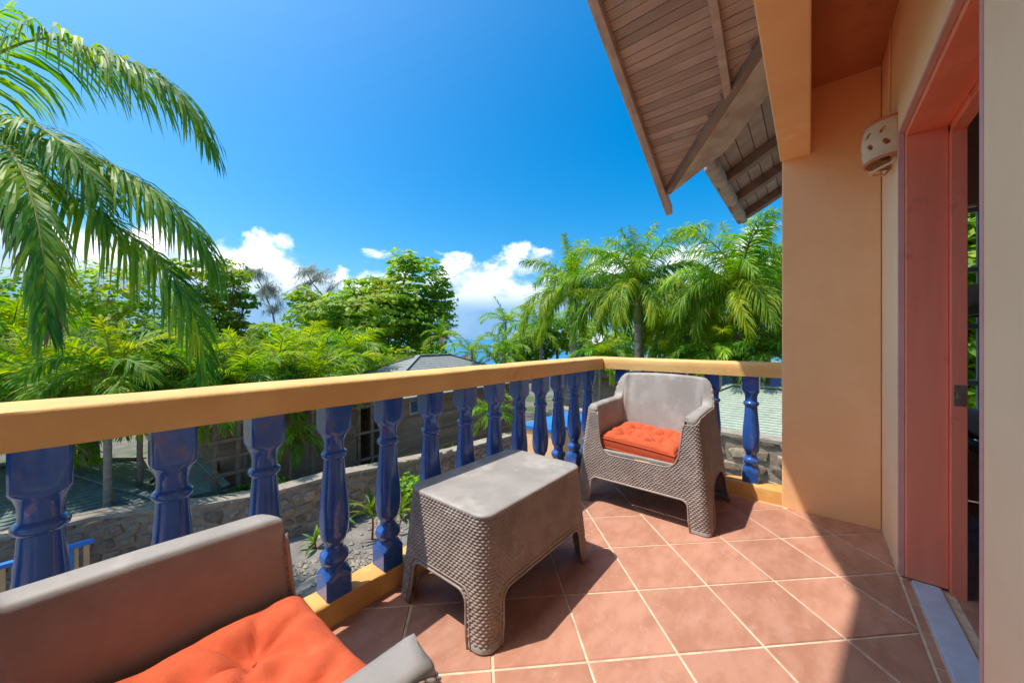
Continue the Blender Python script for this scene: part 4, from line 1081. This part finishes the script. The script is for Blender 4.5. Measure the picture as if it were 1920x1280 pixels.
palm('royal', at(1197, 545, 12.0), GZ, 'royal palm with a pale grey trunk and tall yellow spear, middle of the group', 1.0, 18, (3, 6, 7, 9, 9), tr=0.15, shaft_h=1.1, group=RP, dry=3)
palm('royal', at(1385, 548, 10.3), GZ, 'royal palm beside the orange end wall with dense hanging fronds', 0.95, 19, (2, 6, 8, 11, 13), tr=0.15, shaft_h=1.0, group=RP, dry=2)
palm('royal', at(1290, 600, 13.5), GZ, 'lower royal palm between the two largest ones', 0.95, 20, (1, 5, 7, 9, 11), tr=0.14, shaft_h=0.9, group=RP, dry=2)
palm('royal', at(1475, 560, 12.0), GZ, 'royal palm half hidden by the orange end wall', 0.95, 21, (2, 5, 7, 10, 12), tr=0.14, shaft_h=0.9, group=RP)
palm('royal', at(1015, 625, 19), GZ, 'small royal palm behind the bright bushy tree', 0.8, 22, (1, 3, 4, 4, 3), tr=0.13, shaft_h=0.8, group=RP)

# ------------------------------------------------------------------ cabins, huts, walls and garden beyond the railing
pmat('clapboard', (0.40, 0.28, 0.195), (0.29, 0.20, 0.14), 6, 0.75, 0.004, 30, stretch=(1, 0.12, 1), c3=(0.44, 0.33, 0.24), s3=1.2, rand=0.2)
pmat('post_wood', (0.26, 0.20, 0.15), (0.17, 0.125, 0.09), 8, 0.8, 0.003, 30)
pmat('tan_shutter', (0.42, 0.26, 0.16), (0.34, 0.21, 0.13), 8, 0.7)
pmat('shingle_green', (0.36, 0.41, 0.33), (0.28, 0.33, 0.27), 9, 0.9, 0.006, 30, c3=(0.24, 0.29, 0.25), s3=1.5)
pmat('shingle_grey', (0.27, 0.28, 0.26), (0.21, 0.22, 0.20), 9, 0.9, 0.006, 30, c3=(0.18, 0.22, 0.16), s3=1.2)
pmat('mortar', (0.34, 0.275, 0.20), (0.25, 0.20, 0.15), 6, 0.95, 0.01, 25)
pmat('fieldstone', (0.34, 0.265, 0.19), (0.20, 0.165, 0.13), 5, 0.9, 0.012, 14, c3=(0.33, 0.20, 0.12), s3=1.8, a3=(0.5, 0.62), rand=0.35)
pmat('wall_cap', (0.34, 0.30, 0.24), (0.26, 0.22, 0.175), 4, 0.95, 0.008, 20)
pmat('pebble', (0.50, 0.42, 0.32), (0.34, 0.29, 0.23), 4, 0.9, 0.0, rand=0.3)
pmat('tan_slat', (0.58, 0.40, 0.20), (0.50, 0.34, 0.17), 6, 0.6)
pmat('dish_white', (0.62, 0.65, 0.68), (0.55, 0.58, 0.62), 6, 0.5)
pmat('solar_blue', (0.03, 0.10, 0.27), (0.04, 0.13, 0.32), 4, 0.3, spec=0.5)
pmat('white_render', (0.62, 0.60, 0.56), (0.54, 0.52, 0.48), 2, 0.85)

def shingle_plane(m, a, b, c, d, n, lift=0.014):
    """roof plane a-b eave, d-c top; n stepped courses"""
    a, b, c, d = map(Vector, (a, b, c, d)); nr = (b - a).cross(d - a)
    if nr.length < 1e-6: nr = (b - a).cross(c - a)
    nr = nr.normalized(); nr = nr if nr.z > 0 else -nr
    for k in range(n):
        f0, f1 = k / n, (k + 1) / n
        p0, p1 = a.lerp(d, f0), b.lerp(c, f0); q0, q1 = a.lerp(d, f1), b.lerp(c, f1)
        m.add([p0, p1, p1 + nr * lift, p0 + nr * lift, q1 + nr * 0.002, q0 + nr * 0.002], [(0, 1, 2, 3), (3, 2, 4, 5)])
def hip_roof(parent, x0, x1, y0, y1, ze, zr, ridge, mat, n=14, along='y', base=Vector()):
    cx, cy = (x0 + x1) / 2, (y0 + y1) / 2
    if along == 'y': r0, r1 = Vector((cx, cy - ridge / 2, zr)), Vector((cx, cy + ridge / 2, zr))
    else: r0, r1 = Vector((cx - ridge / 2, cy, zr)), Vector((cx + ridge / 2, cy, zr))
    A, B, C, D = Vector((x0, y0, ze)), Vector((x1, y0, ze)), Vector((x1, y1, ze)), Vector((x0, y1, ze))
    m = MB()
    if along == 'y': quads = [(B, C, r1, r0), (D, A, r0, r1), (A, B, r0, r0), (C, D, r1, r1)]
    else: quads = [(A, B, r1, r0), (C, D, r0, r1), (D, A, r0, r0), (B, C, r1, r1)]
    for q in quads: shingle_plane(m, *[p - base for p in q], n)
    o = m.build('roof', mat, parent)
    m = MB()
    for p, q in ((A, r0), (B, r0 if along == 'y' else r1), (C, r1), (D, r1 if along == 'y' else r0)): m.bar(p - base + Vector((0, 0, .03)), q - base + Vector((0, 0, .03)), 0.16, 0.03)
    m.bar(r0 - base + Vector((0, 0, .03)), r1 - base + Vector((0, 0, .03)), 0.18, 0.03)
    m.build('ridge_cap', mat, o)
    m = MB()
    for p, q in ((A, B), (B, C), (C, D), (D, A)): m.bar(p - base - Vector((0, 0, .07)), q - base - Vector((0, 0, .07)), 0.04, 0.12)
    m.build('fascia', 'post_wood', o)
    return o

def cabin(label, x0, x1, y0, y1, ze, zr, ridge, opening):
    base = Vector(((x0 + x1) / 2, (y0 + y1) / 2, GZ)); root = empty('wooden_cabin', base); tag(root, label, 'cabin', 'brown clapboard cabins')
    m = MB(); m.box(x0 - base.x, x1 - base.x - 0.02, y0 - base.y + 0.02, y1 - base.y - 0.02, 0, ze - GZ); wall = m.build('wall', 'clapboard', root)
    z = -3.3; rng = random.Random(int(y0 * 10))
    while z < ze - 0.12:                                 # lap siding, board by board, on the two sides that face the villa
        for (p, q, d) in (((x1, y0), (x1, y1), (1, 0)), ((x1, y0), (x0, y0), (0, -1))):
            if d == (0, -1) and z < -2.6: continue
            pts = [Vector((p[0], p[1], z)), Vector((q[0], q[1], z))]; dn = Vector((d[0], d[1], 0)); m = MB(); h = 0.108
            a, b = pts[0] - base, pts[1] - base; up = Vector((0, 0, h))
            m.add([a - dn * 0.019, b - dn * 0.019, b + dn * 0.016, a + dn * 0.016, a + up - dn * 0.019, b + up - dn * 0.019, b + up, a + up],
                  [(0, 1, 2, 3), (3, 2, 6, 7), (7, 6, 5, 4), (0, 3, 7, 4), (1, 5, 6, 2), (0, 4, 5, 1)])
            m.build('board', 'clapboard', wall)
        z += 0.100
    hip_roof(root, x0 - 0.4, x1 + 0.35, y0 - 0.4, y1 + 0.4, ze, zr, ridge, 'shingle_grey', 16, 'y', base)
    for kind, ya, yb, za, zb in opening:
        m = MB(); q = (x1 - base.x + 0.018, ya - base.y, yb - base.y, za - GZ, zb - GZ)
        if kind == 'shutter':
            m.box(q[0], q[0] + 0.03, q[1], q[2], q[3], q[4]); o = m.build('shutter', 'tan_shutter', root); zz = q[3] + 0.04
            while zz < q[4] - 0.04:
                m = MB(); m.box(q[0] + 0.03, q[0] + 0.045, q[1] + 0.03, q[2] - 0.03, zz, zz + 0.035); m.build('slat', 'tan_shutter', o); zz += 0.055
        else:
            m.box(q[0], q[0] + 0.03, q[1], q[2], q[3], q[4]); o = m.build('window', 'white_render', root)
            m = MB(); m.box(q[0] + 0.031, q[0] + 0.034, q[1] + 0.05, q[2] - 0.05, q[3] + 0.05, q[4] - 0.05); m.build('pane', 'solar_blue', o)
    return root
CX = -10.2
cabin('brown clapboard cabin behind the stone wall, left of the trellis gap', -13.6, CX, 2.1, 5.35, -0.75, 0.15, 0.8, [])
cabin('brown clapboard cabin with a tan louvred shutter and grey hip roof', -14.0, CX + 0.1, 5.95, 13.2, -0.75, 0.44, 1.6,
      [('shutter', 6.15, 6.75, -2.05, -1.05), ('window', 6.95, 7.5, -1.35, -0.85)])

cabin('brown clapboard cabin beyond the blue-topped pillar, behind the corner of the railing', -7.4, -3.6, 11.6, 14.6, -0.05, 0.42, 0.8, [])

def trellis(label, p0, p1, z0, z1, rungs):
    p0 = Vector(p0); p1 = Vector(p1); root = empty('trellis', (p0.x, p0.y, GZ)); tag(root, label, 'trellis', 'weathered garden trellises')
    o = Vector((p0.x, p0.y, GZ))
    for p in (p0, p0.lerp(p1, 0.5), p1): m = MB(); m.bar((p.x - o.x, p.y - o.y, 0), (p.x - o.x, p.y - o.y, z1 - GZ), 0.08, 0.08, up=(1, 0, 0)); m.build('post', 'post_wood', root, bevel=0.006)
    for k in range(rungs):
        z = z0 + (z1 - z0) * (k + 0.5) / rungs; d = (p1 - p0).normalized() * 0.18
        m = MB(); m.bar((-d.x + 0.05, -d.y, z - GZ), (p1.x - o.x + d.x + 0.05, p1.y - o.y + d.y, z - GZ + 0.02), 0.04, 0.07); m.build('rung', 'post_wood', root, bevel=0.004)
trellis('weathered wooden trellis beside the small green-roofed hut', (-9.5, 1.85, 0), (-9.45, 2.65, 0), -2.6, -0.5, 6)
trellis('weathered wooden trellis in the gap between the two cabins', (-9.6, 5.0, 0), (-9.55, 5.75, 0), -2.6, -0.4, 3)

pmat('shingle_green_shaded', (0.185, 0.235, 0.215), (0.13, 0.175, 0.165), 9, 0.9, 0.006, 30, c3=(0.24, 0.28, 0.24), s3=1.5)  # green shingle darkened: tree and palm shade on the roof put into its colour
def hut(label, x0, x1, y0, y1, ze, zr, ridge, mat, along='y', gz=GZ):
    base = Vector(((x0 + x1) / 2, (y0 + y1) / 2, gz)); root = empty('garden_hut', base); tag(root, label, 'hut', 'huts with shingled hip roofs')
    m = MB()
    for sx in (x0 + 0.25, x1 - 0.25):
        for sy in (y0 + 0.25, y1 - 0.25): m.box(sx - base.x - 0.06, sx - base.x + 0.06, sy - base.y - 0.06, sy - base.y + 0.06, 0, ze - gz - 0.02)
    m.build('post', 'post_wood', root); m = MB(); m.box(x0 + 0.4 - base.x, x1 - 0.4 - base.x, y0 + 0.4 - base.y, y1 - 0.4 - base.y, 0, ze - gz - 0.03); m.build('wall', 'clapboard', root)
    hip_roof(root, x0, x1, y0, y1, ze, zr, ridge, mat, 24, along, base); return root
hut('hut with a green-grey shingle roof, partly in palm shade, at lower left', -13.4, -9.45, -2.6, 1.15, -2.02, -1.22, 0.5, 'shingle_green_shaded')
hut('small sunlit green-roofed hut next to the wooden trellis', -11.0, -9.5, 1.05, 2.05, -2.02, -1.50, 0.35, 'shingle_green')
h3 = hut('pale green shingled hut with a blue panel beyond the short railing', -3.6, 2.6, 8.9, 13.2, -1.10, -0.12, 2.2, 'shingle_green', 'x', TZ)
m = MB()
ax, ay = -0.55, 9.05
sl3 = ((-0.12) - (-1.10)) / 2.15
pts = [(-0.45, 9.25), (1.2, 9.25), (1.2, 10.35), (0.15, 10.35)]
m.prism([(x, y, -1.10 + (y - 8.9) * sl3 + 0.06) for x, y in pts], (0, 0, 0.05))
o = m.build('solar_panel', 'solar_blue'); o.parent = h3; o.matrix_parent_inverse = h3.matrix_basis.inverted() if False else Matrix.Translation(-Vector(h3.location))

# fieldstone walls: every stone a piece
stone_meshes = []
for k in range(7):
    rng = random.Random(60 + k); bm = bmesh.new()
    for i in range(16):
        d = Vector((rng.gauss(0, 1), rng.gauss(0, 1), rng.gauss(0, 1))).normalized()
        bm.verts.new((0.5 * math.copysign(abs(d.x) ** 0.6, d.x), 0.5 * math.copysign(abs(d.y) ** 0.6, d.y), 0.5 * math.copysign(abs(d.z) ** 0.6, d.z)))
    bmesh.ops.convex_hull(bm, input=bm.verts); 
    loose = [v for v in bm.verts if not v.link_faces]; bmesh.ops.delete(bm, geom=loose, context='VERTS')
    me = bpy.data.meshes.new('stone'); bm.to_mesh(me); bm.free(); me.materials.append(MATS['fieldstone']); stone_meshes.append(me)
def stone_wall(label, path, zb, zs, zt, face, thick=0.3, sw=0.27, shh=0.19, seed=0):
    base = Vector((path[0][0], path[0][1], zb)); root = empty('stone_wall', base); tag(root, label, 'wall', 'fieldstone garden walls'); rng = random.Random(seed)
    m = MB(); c = MB(); P = [Vector((x, y, 0)) for x, y in path]
    body = None
    rows = []; caps = []
    for i, p in enumerate(P):
        t = (P[min(i + 1, len(P) - 1)] - P[max(i - 1, 0)]).normalized(); n = Vector((t.y, -t.x, 0)); n = n if n.dot(Vector(face)) > 0 else -n
        a, b = p + n * thick / 2, p - n * thick / 2; zz = zt + 0.05 * math.sin(i * 1.9)
        o = base
        rows.append([(a.x - o.x, a.y - o.y, 0), (a.x - o.x, a.y - o.y, zz - zb), (b.x - o.x, b.y - o.y, zz - zb), (b.x - o.x, b.y - o.y, 0)])
        a2, b2 = p + n * (thick / 2 + 0.04), p - n * (thick / 2 + 0.03)
        caps.append([(a2.x - o.x, a2.y - o.y, zz - zb - 0.01), (a2.x - o.x, a2.y - o.y, zz - zb + 0.05), (b2.x - o.x, b2.y - o.y, zz - zb + 0.05), (b2.x - o.x, b2.y - o.y, zz - zb - 0.01)])
    m.rings(rows, cap0=True, cap1=True); body = m.build('mortar_core', 'mortar', root, fixn=True)
    c.rings(caps, cap0=True, cap1=True); c.build('cap', 'wall_cap', root, fixn=True)
    for i in range(len(P) - 1):
        L = (P[i + 1] - P[i]).length; t = (P[i + 1] - P[i]) / L; n = Vector((t.y, -t.x, 0)); n = n if n.dot(Vector(face)) > 0 else -n
        z = zs; r = 0
        while z < zt - 0.06:
            h = shh * rng.uniform(0.8, 1.2); s = rng.uniform(0, 0.15)
            while s < L - 0.05:
                w = sw * rng.uniform(0.55, 1.35); p = P[i] + t * (s + w / 2) + n * (thick / 2)
                o = link('stone', rng.choice(stone_meshes), body); hh = min(h, zt - z) * rng.uniform(0.8, 0.98)
                o.location = (p.x - base.x, p.y - base.y, z + h / 2 - zb); o.scale = (w * 0.98, 0.11 * rng.uniform(0.7, 1.3), hh * 1.05)
                o.rotation_euler = (rng.uniform(-.1, .1), rng.uniform(-.25, .25), math.atan2(t.y, t.x) + (math.pi if rng.random() < .5 else 0)); s += w + 0.015
            z += h + 0.012
    return root
stone_wall('curving fieldstone wall with a pale cap in front of the cabins', [(-9.35, -0.8), (-9.1, 0.3), (-8.55, 1.5), (-8.15, 2.4), (-7.95, 3.4), (-7.8, 4.4), (-7.45, 6.4), (-7.05, 8.8)], GZ, -2.78, -1.86, (1, 0, 0), seed=1)
stone_wall('fieldstone wall below the pale green roof, seen under the short railing', [(-5.2, 8.1), (-2.6, 8.0), (0.4, 8.05), (3.0, 8.0)], TZ - 0.1, -1.9, -0.72, (0, -1, 0), sw=0.36, shh=0.26, seed=2)

# orange pillar with a blue top, and the low blue fence
pil = empty('stair_pillar', (-3.35, 5.3, TZ)); tag(pil, 'orange masonry pillar with a bright blue top below the balcony', 'pillar')
m = MB(); m.box(-0.30, 0.30, -0.55, 0.75, 0, -0.36 - TZ); m.build('shaft', 'render_orange', pil, bevel=0.01)
m = MB(); m.box(-0.33, 0.33, -0.58, 0.78, -0.359 - TZ, -0.30 - TZ); m.build('top', 'blue_paint', pil, bevel=0.008)
fe = empty('garden_fence', (-8.35, -0.42, TZ)); tag(fe, 'low blue fence with tan slats at the lower left behind the chair', 'fence')
for k in range(3):
    m = MB(); m.box(-0.06, 0.06, -1.9 + 0.95 * k - 0.06 + 0.15, -1.9 + 0.95 * k + 0.06 + 0.15, 0, 0.86); m.build('post', 'blue_paint', fe, bevel=0.006)
for z in (0.42, 0.84):
    m = MB(); m.box(-0.045, 0.045, -1.95, 0.62, z, z + 0.06); m.build('rail', 'blue_paint', fe, bevel=0.006)
for k in range(24):
    y = -1.9 + k * 0.105
    m = MB(); m.box(-0.012, 0.012, y, y + 0.06, 0.481, 0.839); m.build('slat', 'tan_slat', fe)
m = MB(); m.box(-0.03, 0.03, 0.30, 0.42, 0, 0.86); m.build('post', 'blue_paint', fe, bevel=0.006)

# small plants and pebbles on the terrace
leafmat('strap_leaf', (0.03, 0.10, 0.012), (0.12, 0.22, 0.015), (0.30, 0.33, 0.02), 0.35, 0.35, 3.0)
pmat('red_stem', (0.28, 0.06, 0.04), (0.22, 0.05, 0.035), 5, 0.6)
def strap_plant(label, p, h, n, L, w, seed, gz=TZ):
    rng = random.Random(seed); root = empty('garden_plant', (p.x, p.y, gz)); tag(root, label, 'plant', 'strap-leaved garden plants')
    m = MB(); m.tube([(0, 0, 0), (0.01, 0.01, h * 0.5), (0, 0, h)], [0.022, 0.018, 0.015], 7); m.build('stem', 'red_stem', root, smooth=True)
    m = MB()
    for k in range(n):
        az = k * 2.4 + rng.uniform(-.3, .3); el = R(rng.uniform(25, 82)); q = Vector((0, 0, h * rng.uniform(0.6, 1.0))); vs = []; l = L * rng.uniform(.7, 1.15)
        d = Vector((math.cos(az) * math.cos(el), math.sin(az) * math.cos(el), math.sin(el))); sd = Vector((-math.sin(az), math.cos(az), 0))
        for i in range(6):
            f = i / 5; ww = w * (0.3, 0.8, 1, 0.9, 0.6, 0.04)[i] / 2; vs += [q - sd * ww, q - Vector((0, 0, ww * .4)), q + sd * ww]; d = (d + Vector((0, 0, -0.22))).normalized(); q = q + d * l / 5
        m.add(vs, [(3 * i + a, 3 * i + a + 1, 3 * i + a + 4, 3 * i + a + 3) for i in range(5) for a in (0, 1)])
    m.build('leaves', 'strap_leaf', root)
strap_plant('bright plant on a red stem beside the lower stone wall', at(698, 1008, 7.05), 0.62, 16, 0.62, 0.075, 1)
strap_plant('small seedling plant at the foot of the stone wall', at(590, 1030, 6.75), 0.12, 9, 0.42, 0.07, 2)
strap_plant('bright plant with upright leaves behind the coffee table', at(848, 892, 10.0), 0.35, 18, 0.75, 0.09, 3)
strap_plant('leafy plant right of the upright one behind the table', at(905, 885, 10.4), 0.25, 14, 0.55, 0.09, 4)
strap_plant('low plant near the coffee table side of the garden', at(752, 960, 7.9), 0.15, 14, 0.45, 0.07, 5)
strap_plant('leafy plant against the stone wall, left of the seedling', at(470, 985, 7.35), 0.25, 16, 0.5, 0.08, 6)
strap_plant('broad-leaved plant in the sand left of the red-stemmed one', at(640, 985, 7.6), 0.2, 12, 0.5, 0.09, 7)
tree('shrub', 'low green shrub at the foot of the stone wall beside the coffee table', None, [(770, 915, 30, 22), (800, 905, 24, 18)], 8.6, 900, 0.10, 'tree_leaf_bright', cat='shrub', trunk=False, gz=TZ)
tree('shrub', 'green creeper spilling over the stone wall behind the third baluster', None, [(470, 925, 40, 16), (420, 935, 34, 14), (505, 905, 20, 14)], 7.8, 1100, 0.09, 'tree_leaf_bright', cat='shrub', trunk=False)
rng = random.Random(77); m = MB()
for (u, v, su, sv, n) in ((735, 985, 40, 18, 110), (640, 1062, 40, 16, 90), (560, 1075, 30, 20, 40), (690, 1040, 50, 20, 50)):
    for k in range(n):
        vv = v + rng.gauss(0, sv * .6); t = FOC * (CAM_H - TZ) / (vv - CV); p = at(u + rng.gauss(0, su * .6), vv, t); s = rng.uniform(0.02, 0.065)
        vs = [Vector((x * rng.uniform(.7, 1.2), y * rng.uniform(.7, 1.2), z * rng.uniform(.5, .8))) * s + Vector((p.x, p.y, TZ + s * .3)) for x, y, z in ((1, 0, 0), (-1, 0, 0), (0, 1, 0), (0, -1, 0), (0, 0, 1), (0, 0, -1))]
        m.add(vs, [(0, 2, 4), (2, 1, 4), (1, 3, 4), (3, 0, 4), (2, 0, 5), (1, 2, 5), (3, 1, 5), (0, 3, 5)])
tag(m.build('pebbles', 'pebble'), 'pale pebbles scattered over the grey garden sand', 'pebbles', kind='stuff')

# satellite dish, mast, pale house behind the right-hand palms
dp = at(1124, 638, 17.5); dish = empty('satellite_dish', (dp.x, dp.y, GZ)); tag(dish, 'white satellite dish on a pole left of the pale-trunked palm', 'dish')
H = dp.z - GZ; m = MB(); m.tube([(0, 0, 0), (0, 0, H)], 0.03, 8); m.build('pole', 'steel', dish, smooth=True)
m = MB(); rows = []; nrm = (Vector((0, 0, CAM_H)) - dp).normalized() * 0.8 + Vector((-0.5, -0.1, 0.55)); nrm.normalize(); a = nrm.orthogonal().normalized(); b = nrm.cross(a)
for r in (0.02, 0.1, 0.2, 0.28, 0.33): rows.append([Vector((0, 0, H)) + nrm * (0.08 + r * r * 0.6) + (a * math.cos(t) + b * math.sin(t)) * r for t in [2 * math.pi * i / 24 for i in range(24)]])
m.rings(rows, cap0=True); o = m.build('reflector', 'dish_white', dish, smooth=True); s = o.modifiers.new('thick', 'SOLIDIFY'); s.thickness = 0.012
m = MB(); q = Vector((0, 0, H)); m.tube([q + nrm * 0.1 - b * 0.3, q + nrm * 0.42], 0.012, 6); m.tube([q + nrm * 0.40, q + nrm * 0.48], 0.035, 8); m.build('feed_arm', 'steel', dish, smooth=True)
mp_ = at(1407, 636, 15.5); mast = empty('antenna_mast', (mp_.x, mp_.y, GZ)); tag(mast, 'thin antenna mast rising between the palms below the eave', 'mast')
mt = at(1407, 396, 15.5).z - GZ; m = MB(); m.tube([(0, 0, 0), (0, 0, mt * 0.5), (0.02, 0, mt)], [0.03, 0.022, 0.010], 6); m.build('pole', 'crownshaft', mast, smooth=True)
m = MB(); m.tube([(-0.25, 0, mt * .97), (0.25, 0, mt * .97)], 0.006, 5); m.build('crossbar', 'steel', mast)
hb = at(1300, 660, 21); hs = empty('pale_house', (hb.x, hb.y, GZ)); hs.rotation_euler.z = YAW; tag(hs, 'low pale house with grey roof glimpsed between the royal palm trunks', 'house')
zt = at(1300, 676, 21).z - GZ
m = MB(); m.box(-4.6, 4.6, -1.5, 2.5, 0, zt - 0.25); m.build('wall', 'white_render', hs)
m = MB(); shingle_plane(m, (-5, -2, zt - 0.3), (5, -2, zt - 0.3), (3.6, 0.5, zt + 0.35), (-3.6, 0.5, zt + 0.35), 10); shingle_plane(m, (5, 3, zt - .3), (-5, 3, zt - .3), (-3.6, .5, zt + .35), (3.6, .5, zt + .35), 10)
shingle_plane(m, (-5, 3, zt - .3), (-5, -2, zt - .3), (-3.6, .5, zt + .35), (-3.6, .5, zt + .35), 10); shingle_plane(m, (5, -2, zt - .3), (5, 3, zt - .3), (3.6, .5, zt + .35), (3.6, .5, zt + .35), 10); m.build('roof', 'shingle_grey', hs)
for x in (-3.5, -1.2, 1.2, 3.5):
    m = MB(); m.box(x - 0.45, x + 0.45, -1.53, -1.49, zt - 1.7, zt - 0.6); m.build('window', 'solar_blue', hs)
